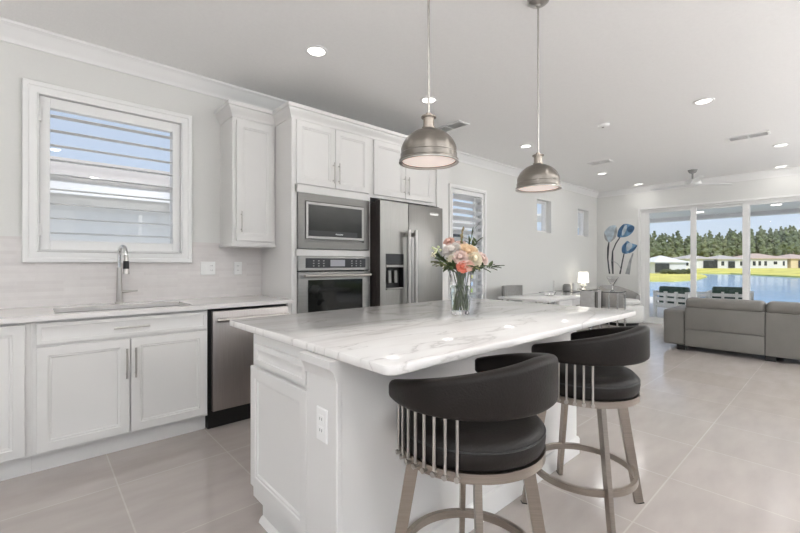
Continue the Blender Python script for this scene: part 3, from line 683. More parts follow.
# ------------------------------------------------------------------ ceiling lights
def ceiling_light(x, y, label, k=1.0):
    t = thing('ceiling_light', label, 'ceiling light', (x, y, ZC), 'recessed ceiling lights')
    bm = new(); lathe(bm, [(.062, ZC - .004), (.066, ZC - .008), (.082, ZC - .006), (.086, ZC - .0005), (.062, ZC - .0005), (.062, ZC - .004)], (x, y, 0), 32); obj('trim_ring', bm, 'trim', t)
    bm = new(); lathe(bm, [(0, ZC - .005), (.062, ZC - .005), (.062, ZC - .001), (0, ZC - .001)], (x, y, 0), 32); obj('lens', bm, 'lens', t, label='glowing lens')
    l = bpy.data.lights.new('lamp', 'AREA'); l.shape = 'DISK'; l.size = .12; l.energy = LAMP_W * k; l.color = (1, .995, .985)
    lo = bpy.data.objects.new('lamp', l); COL.objects.link(lo); lo.parent = t; lo.location = (0, 0, -.012)
for x, y, s_ in ((1.54, 2.62, 'recessed light in the ceiling above the upper cabinet, farthest left'), (2.80, 2.68, 'recessed light just behind the left pendant rod'),
                 (4.86, 2.86, 'recessed light left of the right pendant shade'), (4.79, .916, 'large-looking recessed light in the middle of the ceiling, left of the vent'),
                 (7.32, .57, 'recessed light right of the ceiling vent near the photo edge'), (8.95, .70, 'recessed light at far right, above the sliding door'),
                 (7.33, 2.845, 'recessed light near the far left corner, left of the fan'), (8.85, 2.75, 'recessed light closest to the tulip picture'),
                 (2.3, .3, 'recessed light added out of view'), (.1, 2.3, 'recessed light added out of view'), (.2, .4, 'recessed light added out of view'), (-1.4, 1.8, 'recessed light added out of view'),  # from here on: unseen ceiling lights added to brighten the room
                 (-1.4, -.6, 'recessed light added out of view'), (.8, -1.5, 'recessed light added out of view'), (3.2, -1.5, 'recessed light added out of view'),
                 (5.6, -1.4, 'recessed light added out of view'), (8.2, -1.4, 'recessed light added out of view')):
    ceiling_light(x, y, s_, .45 if x > 8.9 else 1.0 if x > 8.8 else .6 if y > 2.6 and x < 4 else 1.7 if y > 2.6 else 1)
# made-up torchiere lamps, added out of view to brighten ceiling and room
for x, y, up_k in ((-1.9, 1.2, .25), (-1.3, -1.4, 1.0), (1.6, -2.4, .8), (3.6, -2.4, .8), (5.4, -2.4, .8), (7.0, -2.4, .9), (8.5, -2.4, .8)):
    t = thing('added_floor_lamp', 'torchiere-shaped fill lamp added out of view to brighten the ceiling', 'lamp', (x, y, 0), 'added fill lamps')
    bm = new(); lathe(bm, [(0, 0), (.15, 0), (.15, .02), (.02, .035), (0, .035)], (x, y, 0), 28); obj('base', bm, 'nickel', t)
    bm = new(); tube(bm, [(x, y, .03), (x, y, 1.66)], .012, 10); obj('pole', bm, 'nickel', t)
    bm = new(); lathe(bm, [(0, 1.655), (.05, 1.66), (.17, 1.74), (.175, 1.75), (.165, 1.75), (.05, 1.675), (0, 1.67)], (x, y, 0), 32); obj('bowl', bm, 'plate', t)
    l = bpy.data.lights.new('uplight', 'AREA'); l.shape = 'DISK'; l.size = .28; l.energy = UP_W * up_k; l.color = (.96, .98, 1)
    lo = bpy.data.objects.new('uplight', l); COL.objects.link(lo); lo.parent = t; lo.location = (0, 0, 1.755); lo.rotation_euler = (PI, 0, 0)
# smoke detector, vents
t = thing('smoke_detector', 'small white smoke detector on the ceiling between the pendants and fan', 'smoke detector', (4.76, 1.83, ZC))
bm = new(); lathe(bm, [(0, ZC - .038), (.04, ZC - .036), (.058, ZC - .024), (.064, ZC - .001), (0, ZC - .001)], (4.76, 1.83, 0), 28); o = obj('cover', bm, 'plate', t)
bm = new(); lathe(bm, [(0, ZC - .040), (.012, ZC - .040), (.012, ZC - .036)], (4.74, 1.83, 0), 12); obj('test_button', bm, 'cup', o)
def vent(x, y, sx, sy, label, n=7, mid=True):
    t = thing('ceiling_vent', label, 'vent', (x, y, ZC), 'ceiling vents')
    bm = new(); z1 = ZC - .0005; z0 = ZC - .012; b = .022
    for q in ((x - sx, x + sx, y - sy, y - sy + b), (x - sx, x + sx, y + sy - b, y + sy), (x - sx, x - sx + b, y - sy + b, y + sy - b), (x + sx - b, x + sx, y - sy + b, y + sy - b)): box(bm, *q, z0, z1)
    if mid: box(bm, x - sx + b, x + sx - b, y - .008, y + .008, z0, z1)
    obj('frame', bm, 'trim', t, False)
    bm = new(); box(bm, x - sx + b, x + sx - b, y - sy + b, y + sy - b, ZC - .003, z1); bk = obj('backing', bm, 'grille', t, False)
    for k in range(n):
        xx = x - sx + b + (2 * sx - 2 * b) * (k + .5) / n
        bm = new(); bar(bm, (xx, y - sy + b, ZC - .008), (xx, y + sy - b, ZC - .008), .009, .001, (1, 0, .6)); obj('slat', bm, 'trim', bk)
vent(6.5, .80, .1, .2, 'rectangular ceiling vent with slats right of the middle ceiling light')
vent(6.48, 2.54, .09, .16, 'small grey ceiling vent near the far left corner lights')
vent(3.53, 3.05, .09, .22, 'white ceiling vent behind the left pendant shade')

# ------------------------------------------------------------------ ceiling fan
FXc, FYc = 8.19, 1.72
t = thing('ceiling_fan', 'white three-blade ceiling fan on short dark downrod', 'ceiling fan', (FXc, FYc, ZC))
bm = new(); lathe(bm, [(0, ZC - .06), (.02, ZC - .06), (.05, ZC - .045), (.07, ZC - .001), (0, ZC - .001)], (FXc, FYc, 0), 28); obj('canopy', bm, 'cup', t, label='grey canopy')
bm = new(); tube(bm, [(FXc, FYc, ZC - .05), (FXc, FYc, 2.62)], .014, 12); obj('downrod', bm, 'cup', t)
bm = new(); lathe(bm, [(0, 2.625), (.04, 2.625), (.10, 2.60), (.12, 2.57), (.12, 2.535), (.09, 2.515), (0, 2.505)], (FXc, FYc, 0), 32); obj('motor_housing', bm, 'fanw', t)
for k in range(3):
    a = R(-42.2 + 2 + 120 * k); d = Vector((math.cos(a), math.sin(a), 0)); s_ = Vector((-d.y, d.x, 0)); o0 = Vector((FXc, FYc, 2.548)); bm = new(); rings = []
    for q, wd in ((.09, .035), (.16, .05), (.3, .062), (.5, .06), (.63, .052), (.67, .03)):
        p_ = o0 + d * q; tl = .12
        rings.append([p_ + s_ * sx * wd + Vector((0, 0, sx * wd * tl + sz * .005)) for sx, sz in ((-1, -1), (1, -1), (1, 1), (-1, 1))])
    ring_loft(bm, rings); obj('blade', bm, 'fanw', t)

# ------------------------------------------------------------------ vase with flowers
VX, VY, VZ = 1.848, 1.513, .914
t = thing('flower_vase', 'tall tapered clear glass vase of flowers on the island', 'vase', (VX, VY, VZ))
bm = new(); lathe(bm, [(0, VZ + .0005), (.05, VZ + .0005), (.053, VZ + .006), (.058, VZ + .1), (.066, VZ + .262), (.0685, VZ + .266), (.0625, VZ + .264), (.0545, VZ + .1), (.049, VZ + .022), (0, VZ + .02)], (VX, VY, 0), 40)
vs = obj('glass_body', bm, 'vglass', t, True, 40)
bm = new(); lathe(bm, [(0, VZ + .0205), (.0486, VZ + .0225), (.0541, VZ + .1), (.058, VZ + .17), (0, VZ + .17)], (VX, VY, 0), 40); obj('water', bm, 'water', t)
def flower(name, label, cat, p, r, kind, m, rnd):
    p = Vector(p); t = thing(name, label, cat, p, 'cut flowers in the glass vase')
    r *= 1.12; up = ((p - Vector((VX, VY, VZ + .26))).normalized() + Vector((-.75, -.62, .25)) * .9).normalized(); s_, u_ = frame_axes(up)
    def petal(bm, a, rad, lift, wd, ln, curl):
        d = s_ * math.cos(a) + u_ * math.sin(a); tn = up.cross(d).normalized(); base = p + d * rad * .2 - up * r * .32; g = []
        for i in range(4):
            q = i / 3; cen = base + d * (ln * q * math.cos(lift) + rad * .3) + up * (ln * q * math.sin(lift) - curl * q * q)
            wq = wd * (.35 + .9 * math.sin(PI * min(.85, .25 + q * .6)))
            g.append([cen - tn * wq + up * wq * .25, cen + up * -.002 , cen + tn * wq + up * wq * .25])
        v = [[bm.verts.new(c) for c in r_] for r_ in g]
        for i in range(3):
            for j in range(2): bm.faces.new((v[i][j], v[i][j + 1], v[i + 1][j + 1], v[i + 1][j]))
    bm = new()
    if kind == 'rose':
        blob(bm, p - up * r * .1, r * .4, 2, (1, 1, .9))
        for ring, (n, lf, ln) in enumerate(((5, 1.25, .7), (6, 1.0, .85), (7, .7, .95), (8, .35, 1.0))):
            for k in range(n): petal(bm, 2 * PI * k / n + ring * .5 + rnd.random() * .3, r * (.35 + .12 * ring), lf, r * .42, r * ln * (.75 + .08 * ring), r * .18 * ring / 2)
    elif kind == 'mum':
        blob(bm, p - up * r * .15, r * .42, 2)
        for ring in range(6):
            n = 8 + 3 * ring
            for k in range(n): petal(bm, 2 * PI * k / n + ring * .37 + rnd.random() * .2, r * .25, 1.4 - ring * .27, r * .17, r * (.7 + .05 * ring), r * .1)
    else:
        for k in range(7):
            d = Vector((rnd.uniform(-1, 1), rnd.uniform(-1, 1), rnd.uniform(-.6, 1))) * r * .8
            blob(bm, p + d, r * .33, 1, rough=.2, rnd=rnd)
    hd = obj('bloom', bm, m, t, True, 80)
    bm = new(); q0 = Vector((VX + rnd.uniform(-.03, .03), VY + rnd.uniform(-.03, .03), VZ + .028))
    mid = Vector((VX + (p.x - VX) * .2 + rnd.uniform(-.02, .02), VY + (p.y - VY) * .2 + rnd.uniform(-.02, .02), VZ + .25))
    pts = [q0 + (mid - q0) * k / 4 for k in range(5)] + [mid + (p - mid) * k / 4 + Vector((0, 0, -.012 * math.sin(PI * k / 4))) for k in range(1, 5)]
    tube(bm, pts, .0032, 6); obj('stem', bm, 'stem', t)
    return t
rnd = random.Random(3)
for name, label, cat, p, r, kd, m in (
    ('dahlia', 'big white dahlia with pink blush at the left of the bouquet', 'flower', (1.788, 1.533, 1.30), .05, 'mum', 'f_white'),
    ('rose', 'small pink rose on top of the white dahlia', 'flower', (1.80, 1.562, 1.345), .025, 'rose', 'f_pink'),
    ('rose', 'large peach rose at the centre of the bouquet', 'flower', (1.848, 1.46, 1.285), .047, 'rose', 'f_peach'),
    ('dahlia', 'cream dahlia right of the peach rose', 'flower', (1.861, 1.417, 1.243), .045, 'mum', 'f_cream'),
    ('carnation', 'coral carnation low at the front of the bouquet', 'flower', (1.787, 1.444, 1.195), .027, 'rose', 'f_coral'),
    ('carnation', 'pale pink carnation at the right of the bouquet', 'flower', (1.94, 1.42, 1.245), .032, 'rose', 'f_blush'),
    ('rose', 'blush rose behind the peach rose, at the top', 'flower', (1.88, 1.545, 1.327), .036, 'rose', 'f_blush'),
    ('rose', 'pink rose tucked left of the peach rose', 'flower', (1.79, 1.468, 1.252), .034, 'rose', 'f_blush'),
    ('carnation', 'salmon carnation beside the coral one', 'flower', (1.81, 1.42, 1.20), .024, 'rose', 'f_pink'),
    ('rose', 'small ivory rose between the white dahlia and the coral carnation', 'flower', (1.775, 1.50, 1.25), .03, 'rose', 'f_cream'),
    ('rose', 'small ivory rose at the upper right of the bouquet', 'flower', (1.91, 1.47, 1.30), .03, 'rose', 'f_white'),
    ('wax_flower', 'greenish white buds on the far left of the bouquet', 'flower', (1.755, 1.621, 1.29), .026, 'bud', 'f_green'),
    ('wax_flower', 'pale buds drooping at the left edge of the bouquet', 'flower', (1.735, 1.625, 1.262), .022, 'bud', 'f_cream')):
    flower(name, label, cat, p, r, kd, m, rnd)
def sprig(label, p, m, nl, ln, wd, kind='leaf'):
    p = Vector(p); t = thing('foliage_sprig' if kind == 'leaf' else 'seed_spray', label, 'foliage', p, 'greenery in the glass vase')
    q0 = Vector((VX + rnd.uniform(-.03, .03), VY + rnd.uniform(-.03, .03), VZ + .03)); mid = Vector((VX + (p.x - VX) * .2 + rnd.uniform(-.02, .02), VY + (p.y - VY) * .2 + rnd.uniform(-.02, .02), VZ + .25))
    pts = [q0 + (mid - q0) * k / 4 for k in range(5)] + [mid + (p - mid) * k / 4 + Vector((0, 0, .02 * math.sin(PI * k / 4))) for k in range(1, 5)]
    bm = new(); tube(bm, pts, .0026, 6); obj('stem', bm, 'stem', t)
    d = (p - mid).normalized(); bm = new()
    for k in range(nl):
        c = mid + (p - mid) * (.35 + .65 * (k + 1) / nl); a = Vector((rnd.uniform(-1, 1), rnd.uniform(-1, 1), rnd.uniform(-.5, .7))) + d * .9; a.normalize()
        if kind == 'spray':
            blob(bm, c + a * .008, .006, 1, (1, 1, 1.8)); continue
        s_, u_ = frame_axes(a); l = ln * rnd.uniform(.7, 1.15); pr = [(0, .1), (.3, .85), (.55, 1), (.8, .6), (1, .05)]
        v = [[bm.verts.new(c + a * (l * q) + s_ * (wd * ww * sd) + u_ * (abs(sd) * wd * .35 - .25 * l * q * q)) for sd in (-1, 0, 1)] for q, ww in pr]
        for i in range(4):
            for j in range(2): bm.faces.new((v[i][j], v[i][j + 1], v[i + 1][j + 1], v[i + 1][j]))
    obj('leaves' if kind == 'leaf' else 'seeds', bm, m, t, True, 80)
for lab, p, m, n, l, wd, kd in (
    ('olive leaf sprig at the lower left of the bouquet', (1.715, 1.56, 1.215), 'leaf2', 14, .055, .016, 'leaf'),
    ('dark leaf sprig left of the coral carnation', (1.735, 1.50, 1.19), 'leaf', 14, .055, .018, 'leaf'),
    ('leaf sprig behind the white dahlia', (1.765, 1.61, 1.255), 'leaf', 14, .05, .016, 'leaf'),
    ('pointed leaf sprig reaching out at the right', (1.99, 1.365, 1.19), 'leaf', 11, .06, .012, 'leaf'),
    ('leaf sprig under the pale pink carnation', (1.915, 1.40, 1.195), 'leaf', 13, .05, .016, 'leaf'),
    ('leaf sprig at the front under the cream dahlia', (1.83, 1.40, 1.185), 'leaf2', 12, .045, .016, 'leaf'),
    ('thin dark leaf sprig at the upper right of the bouquet', (1.945, 1.475, 1.33), 'leaf', 10, .06, .01, 'leaf'),
    ('upright tan seed spray at the top of the bouquet', (1.885, 1.527, 1.415), 'twig', 16, .03, .01, 'spray'),
    ('tall grassy sprig at the top right of the bouquet', (1.945, 1.50, 1.39), 'leaf', 6, .085, .004, 'leaf'),
    ('olive leaf sprig behind the coral carnation', (1.80, 1.48, 1.20), 'leaf2', 16, .05, .017, 'leaf'),
    ('leaf sprig at the right behind the pale pink carnation', (1.95, 1.46, 1.235), 'leaf', 14, .05, .016, 'leaf'),
    ('leaf sprig at the back of the bouquet', (1.86, 1.60, 1.25), 'leaf', 16, .055, .018, 'leaf'),
    ('leaf sprig in the middle of the bouquet', (1.82, 1.50, 1.25), 'leaf', 16, .05, .018, 'leaf')):
    sprig(lab, p, m, n, l, wd, kd)

# ------------------------------------------------------------------ dining area
t = thing('dining_table', 'glossy white dining table beyond the island', 'dining table', (5.45, 2.82, 0))
bm = new(); box(bm, 4.7, 6.2, 2.45, 3.2, .725, .755, .008, 2); obj('tabletop', bm, 'gtop', t)
for sx in (4.78, 6.12):
    for sy in (2.53, 3.12):
        bm = new(); bar(bm, (sx, sy, .726), (sx, sy, 0), .028, .028, (1, 0, 0)); obj('leg', bm, 'chrome', t)
def make_chair(label):
    t = thing('dining_chair', label, 'dining chair', (0, 0, 0), 'dining chairs')
    bm = new(); box(bm, -.22, .22, -.21, .22, .42, .49, .025, 3); obj('seat', bm, 'dfab', t)
    rings = []
    for i in range(13):
        ph = -62 + 124 * i / 12; a = R(270 + ph); r_ = Vector((math.cos(a), math.sin(a), 0)); lean = -.05; ring = []
        for ro, z in ((.235, .60), (.27, .60), (.285, .87), (.25, .87)): ring.append(r_ * ro + Vector((0, .03, z)))
        rings.append(ring)
    bm = new(); ring_loft(bm, rings); bmesh.ops.bevel(bm, geom=[e for e in bm.edges if e.is_manifold and e.calc_face_angle(0) > .8], offset=.01, segments=2, affect='EDGES'); b = obj('backrest', bm, 'gfab', t, True, 40)
    bm = new(); 
    for ph in (-20, 20):
        a = R(270 + ph); d = Vector((math.cos(a), math.sin(a), 0)); bar(bm, d * .288 + Vector((0, .03, .61)), d * .2885 + Vector((0, .03, .86)), .022, .004, (-d.y, d.x, 0))
    obj('back_band', bm, 'dfab', b, label='dark grey band')
    for sx in (-1, 1):
        bm = new(); tube(bm, [(sx * .2, .19, 0), (sx * .235, .17, .45), (sx * .25, .12, .64), (sx * .25, 0, .665), (sx * .245, -.08, .66)], .011, 10); obj('front_leg', bm, 'chrome', t)
        bm = new(); tube(bm, [(sx * .2, -.24, 0), (sx * .17, -.2, .43), (sx * .14, -.225, .62)], .011, 10); obj('rear_leg', bm, 'chrome', t)
    return t
ch = make_chair('grey dining chair against the wall side of the white table'); ch.location = (5.43, 3.30, 0); ch.rotation_euler = (0, 0, PI)
dup(ch, (5.2, 2.30, 0), R(4), 'grey dining chair with chrome arms at the near side of the white table')
bm = new(); lathe(bm, [(0, .756), (.05, .756), (.055, .76), (.09, .81), (.088, .812), (.05, .768), (0, .765)], (5.35, 2.78, 0), 28)
tag(obj('glass_bowl', bm, 'vglass'), 'clear glass bowl on the white dining table', 'bowl')
# console
t = thing('console_table', 'slim console with dark top against the wall behind the dining table', 'console table', (7.5, 3.48, 0))
bm = new(); box(bm, 6.65, 8.38, 3.3, 3.66, .675, .70, .004, 1); obj('tabletop', bm, 'dtop', t, label='dark grey top')
bm = new(); box(bm, 6.72, 8.30, 3.34, 3.64, .10, .675); obj('body', bm, 'wcer', t, False)
for x in (6.75, 8.27):
    for y in (3.36, 3.61):
        bm = new(); bar(bm, (x, y, .1), (x, y, 0), .015, .015, (1, 0, 0)); obj('leg', bm, 'chrome', t)
for k in range(3):
    bm = new(); panel_rings(bm, fy(3.34), 6.73 + k * .525, 7.245 + k * .525, .12, .66, [(0, 0), (0, .014), (.002, .016)]); obj('door', bm, 'wcer', t)
t = thing('table_lamp', 'small lit table lamp with white shade and glass base on the console', 'lamp', (8.05, 3.48, .70))
bm = new(); lathe(bm, [(0, .7005), (.07, .7005), (.07, .712), (.02, .716), (.05, .75), (.06, .78), (.03, .82), (.012, .83), (.012, .87), (0, .87)], (8.05, 3.48, 0), 24); obj('base', bm, 'vglass', t)
bm = new(); lathe(bm, [(.105, .835), (.085, 1.04), (.083, 1.04), (.103, .835)], (8.05, 3.48, 0), 32); lathe(bm, [(0, 1.03), (.084, 1.03)], (8.05, 3.48, 0), 32); obj('lamp_shade', bm, 'lshade', t, label='lit white shade')
l = bpy.data.lights.new('bulb', 'POINT'); l.energy = 3; l.shadow_soft_size = .03; l.color = (1, .93, .82); lo = bpy.data.objects.new('bulb', l); COL.objects.link(lo); lo.parent = t; lo.location = (0, 0, .24)
bm = new(); lathe(bm, [(0, .7005), (.06, .7005), (.075, .72), (.07, .80), (.05, .83), (.045, .83), (.06, .79), (.06, .72), (0, .715)], (7.3, 3.46, 0), 24)
tag(obj('ceramic_pot', bm, 'cup'), 'small grey ceramic pot on the console, left of the lamp', 'pot')
bm = new(); lathe(bm, [(0, .7005), (.045, .7005), (.045, .83), (.04, .835), (.036, .83), (.036, .72), (0, .71)], (7.62, 3.46, 0), 24)
tag(obj('candle_jar', bm, 'wcer'), 'white candle jar on the console between grey pot and lamp', 'candle')
t = thing('candlestick', 'slim white candlestick at the left end of the console', 'candlestick', (6.78, 3.44, .70))
bm = new(); lathe(bm, [(0, .7005), (.04, .7005), (.04, .71), (.012, .72), (.012, .80), (.025, .81), (.025, .815), (0, .815)], (6.78, 3.44, 0), 20); obj('base', bm, 'wcer', t)
bm = new(); lathe(bm, [(0, .8155), (.013, .8155), (.012, .91), (0, .913)], (6.78, 3.44, 0), 14); obj('candle', bm, 'wfab', t)
# armchair in the corner (built at the origin facing +Y)
t = thing('swivel_armchair', 'grey and white swivel armchair in the far corner below the tulip picture', 'armchair', (0, 0, 0))
bm = new(); lathe(bm, [(0, 0), (.30, 0), (.30, .05), (.26, .06), (0, .06)], n=36); obj('swivel_base', bm, 'black', t, label='black round base')
bm = new(); lathe(bm, [(0, .07), (.36, .07), (.38, .1), (.385, .36), (.36, .40), (0, .41)], n=40); obj('seat_base', bm, 'wfab', t)
bm = new(); lathe(bm, [(0, .412), (.28, .412), (.305, .43), (.31, .47), (.28, .50), (0, .51)], (0, .02, 0), 36); obj('seat_cushion', bm, 'wfab', t)
rings = []
for i in range(25):
    ph = -120 + 240 * i / 24; k = abs(ph) / 120; a = R(270 + ph); r_ = Vector((math.cos(a), math.sin(a), 0)); top = .76 - .16 * max(0, (k - .35) / .65) ** 1.2
    rings.append([r_ * ro + Vector((0, 0, z)) for ro, z in ((.32, .40), (.395, .36), (.41, .5), (.405, top - .03), (.37, top), (.34, top - .03), (.315, .52))])
bm = new(); ring_loft(bm, rings); obj('backrest', bm, 'gfab', t, True, 60)
t.location = (8.68, 3.0, 0); t.rotation_euler = (0, 0, R(175))
# side table
t = thing('side_table', 'slim chrome side table with dark glass top next to the corner armchair', 'side table', (7.62, 2.78, 0))
bm = new(); box(bm, 7.42, 7.82, 2.62, 2.92, .70, .715, .003, 1); obj('tabletop', bm, 'dtop', t)
for x in (7.44, 7.80):
    bm = new()
    for a, b in (((x, 2.635, .01), (x, 2.635, .70)), ((x, 2.905, .01), (x, 2.905, .70)), ((x, 2.635, .012), (x, 2.905, .012))): bar(bm, a, b, .011, .011, (1, 0, 0))
    obj('leg_frame', bm, 'chrome', t)
t = thing('bud_vase', 'flared clear glass vase on the chrome side table', 'vase', (7.62, 2.78, .715))
bm = new(); lathe(bm, [(0, .716), (.045, .716), (.045, .722), (.008, .735), (.008, .80), (.10, .97), (.098, .972), (.005, .81), (0, .81)], (7.62, 2.78, 0), 28); obj('glass_body', bm, 'vglass', t)

# ------------------------------------------------------------------ tulip picture on the far wall (flat glass panel)
ax = XF - .012
t = thing('wall_art', 'unframed panel picture of blue tulips on the far wall', 'picture', (XF, 3.2, .96))
bm = new(); box(bm, ax, XF - .0005, 2.885, 3.555, .95, 2.14, .002, 1); cv = obj('panel', bm, 'canvas', t)
def A(u, v, dz=0): return (ax - .0006 - dz, 3.555 - u * .67, 2.14 - v * 1.19)    # u right, v down (0..1)
def smooth_outline(p):
    o = []; n = len(p)
    for i in range(n):
        a, b, c, d = p[i - 1], p[i], p[(i + 1) % n], p[(i + 2) % n]
        for t_ in (0, .25, .5, .75): o.append(tuple(.5 * (2 * b[k] + (c[k] - a[k]) * t_ + (2 * a[k] - 5 * b[k] + 4 * c[k] - d[k]) * t_ ** 2 + (3 * b[k] - a[k] - 3 * c[k] + d[k]) * t_ ** 3) for k in (0, 1)))
    return o
def shape(name, pts, m, dz=0):
    if name == 'petal': pts = smooth_outline(pts)
    bm = new(); f = [bm.verts.new(A(u, v, dz)) for u, v in pts]; g = [bm.verts.new(A(u, v, dz - .0005)) for u, v in pts]
    n = len(pts); bm.faces.new(f)
    for i in range(n): bm.faces.new((f[i], f[(i + 1) % n], g[(i + 1) % n], g[i]))
    bmesh.ops.triangulate(bm, faces=[x for x in bm.faces if len(x.verts) > 4]); return obj(name, bm, m, cv, False)
def strip(pts, w0, w1):
    l, r_ = [], []
    for i, (u, v) in enumerate(pts):
        a = pts[max(0, i - 1)]; b = pts[min(len(pts) - 1, i + 1)]; du, dv = (b[0] - a[0]) * .67, (b[1] - a[1]) * 1.19; q = math.hypot(du, dv); k = w0 + (w1 - w0) * i / (len(pts) - 1)
        nx, ny = -dv / q * k / .67, du / q * k / 1.19; l.append((u + nx, v + ny)); r_.append((u - nx, v - ny))
    return l + r_[::-1]
for pts, m, dz in (([(.02, .22), (.08, .16), (.2, .1), (.38, .1), (.4, .22), (.34, .32), (.24, .385), (.14, .39), (.06, .34)], 'tpale', 0),
               ([(.02, .22), (.07, .27), (.12, .34), (.16, .385), (.08, .36), (.03, .3)], 'tleaf', .0004), ([(.38, .12), (.42, .2), (.36, .32), (.22, .385), (.3, .3)], 'tleaf', .0004),
               ([(.42, .28), (.48, .16), (.62, .08), (.82, .1), (.92, .15), (.86, .24), (.72, .3), (.56, .315), (.46, .31)], 'tblue', 0),
               ([(.42, .27), (.47, .16), (.62, .08), (.58, .2), (.5, .3), (.46, .31)], 'tdark', .0004), ([(.7, .16), (.82, .12), (.92, .15), (.85, .23), (.74, .22)], 'tdark', .0004),
               ([(.62, .13), (.7, .1), (.68, .2), (.58, .29), (.56, .22)], 'tpale', .0008),
               ([(.56, .58), (.56, .48), (.64, .42), (.72, .38), (.8, .42), (.9, .44), (1.0, .47), (.9, .55), (.78, .59), (.66, .61)], 'tblue', 0),
               ([(.56, .58), (.57, .5), (.66, .41), (.7, .42), (.66, .52), (.66, .605)], 'tdark', .0004), ([(.78, .55), (.9, .5), (1.0, .47), (.9, .56), (.76, .6)], 'tdark', .0004),
               ([(.7, .44), (.82, .42), (.86, .48), (.76, .55), (.7, .55)], 'tpale', .0008)):
    shape('petal', pts, m, dz)
for pts in ([(.17, .385), (.13, .5), (.13, .68), (.16, .85), (.19, .97)], [(.5, .31), (.38, .42), (.28, .56), (.26, .75), (.29, .97)], [(.62, .61), (.57, .75), (.53, .88), (.5, .97)]):
    shape('tulip_stem', strip(pts, .012, .016), 'tstem')
shape('tulip_leaf', strip([(.88, .6), (.8, .74), (.76, .86), (.72, .97)], .012, .045), 'tleaf'); shape('tulip_leaf', strip([(.2, .72), (.3, .74), (.42, .78), (.5, .84), (.53, .9)], .004, .006), 'tleaf')

# ------------------------------------------------------------------ sofa (back towards the kitchen)
t = thing('sofa', 'grey leather sofa seen from behind, facing the sliding door', 'sofa', (7.2, .24, 0))
SY = [1.50, .665, -.17, -1.005]; SX = 6.71
def cushion(name, x0, x1, y0, y1, z0, z1, b=.04, m='sofa', parent=None, lab=None):
    bm = new(); box(bm, x0, x1, y0, y1, z0, z1, b, 4); return obj(name, bm, m, parent or t, True, 50, lab)
for a, b in ((1.505, 1.765), (-1.27, -1.01)):
    cushion('arm', SX + .01, 7.65, a, b, .065, .555, .035)
for k in range(3):
    b, a = SY[k], SY[k + 1]
    if k == 0:
        cushion('back_panel', SX, SX + .2, a + .004, b, .065, .30, .012); cushion('back_panel', SX, SX + .2, a + .004, b, .302, .60, .012)
    else: cushion('back_panel', SX, SX + .2, a + .004, b, .065, .60, .012)
    cushion('headrest', SX - .005, SX + .25, a + .006, b - .002, .59, .735, .055)
    cushion('seat_cushion', SX + .2, 7.62, a + .004, b, .20, .45, .05)
bm = new(); box(bm, SX + .2, 7.6, SY[3], SY[0], .065, .2); obj('base', bm, 'sofa', t, False)
bm = new(); box(bm, SX + .06, SX + .17, SY[3], SY[0], .2, .66); obj('back_frame', bm, 'sofa', t, False)
for x in (SX + .06, 7.5):
    for y in (1.55, .62, -.2, -1.1):
        bm = new(); box(bm, x - .03, x + .03, y - .05, y + .05, 0, .065); obj('foot', bm, 'black', t, False)

# ------------------------------------------------------------------ outside: lanai, yard, lake
bm = new(); box(bm, XF + .2, 12.7, -4, 6, -.12, -.02); struct('patio_floor', bm, 'deck')
bm = new(); box(bm, 12.7, 17.5, -9, 10, -.3, -.06); struct('bounce_paving', bm, 'deck')  # pale strip added to bounce white light onto the patio ceiling
bm = new(); box(bm, XF + .2, 12.45, -4, 6, 2.42, 2.47); struct('patio_ceiling', bm, 'trim')
bm = new(); box(bm, 12.45, 12.7, -4, 6, 2.33, 2.75); struct('patio_beam', bm, 'trim')
for y in (-3.6, 5.4):
    bm = new(); box(bm, 12.45, 12.68, y - .12, y + .12, -.02, 2.33); struct('patio_post', bm, 'trim')
for x, y, s_ in ((11.6, 2.3, 'left of the two lit lights in the patio ceiling'), (11.3, .95, 'right one of the two lights in the patio ceiling')):
    bm = new(); lathe(bm, [(0, 2.408), (.07, 2.408), (.085, 2.414), (.085, 2.4195), (0, 2.4195)], (x, y, 0), 24); tag(obj('patio_light', bm, 'lens'), s_, 'ceiling light')
def slab(name, poly, z0, z1, m, kind='structure'):
    bm = new(); a = [bm.verts.new((x, y, z0)) for x, y in poly]; b = [bm.verts.new((x, y, z1)) for x, y in poly]
    bm.faces.new(a[::-1]); bm.faces.new(b)
    for i in range(len(poly)): j = (i + 1) % len(poly); bm.faces.new((a[i], a[j], b[j], b[i]))
    o = obj(name, bm, m, None, False); o['kind'] = kind; return o
slab('lake', [(20, -260), (500, -260), (500, 260), (20, 260)], -1.65, -1.5, 'lake')
# near yard slopes from the patio to the shore
bm = new(); pr = [(12.7, -.12), (20, -.3), (27, -1.2), (30, -1.62)]
for (xa, za), (xb, zb) in zip(pr, pr[1:]): bm.faces.new([bm.verts.new(p) for p in ((xa, -120, za), (xb, -120, zb), (xb, 120, zb), (xa, 120, za))])
bmesh.ops.remove_doubles(bm, verts=bm.verts, dist=1e-4); o = obj('near_lawn', bm, 'ngrass', None, True); o['kind'] = 'structure'
bm = new(); box(bm, -30, 12.7, 3.9, 40, -.3, -.15); box(bm, XF + .2, 12.7, 3.9, 3.91, -.3, -.15); o = obj('side_yard', bm, 'deck', None, False); o['kind'] = 'structure'
slab('peninsula_lawn', [(60, 24), (68, 20.5), (70, 17), (79, 16.0), (98, 18.2), (111, 21), (138, 29), (150, 60), (60, 60)], -1.7, -1.36, 'grass')
slab('far_lawn', [(165, 200), (131, 27), (130.5, 19.5), (119, 12.6), (107.7, 5.7), (95, -40), (90, -200), (400, -200), (400, 200)], -1.7, -1.2, 'grass')
bm = new()
pts = [(165, 200), (138, 27), (137, 19.5), (127, 12.6), (116, 5.7), (104, -40), (99, -200)]
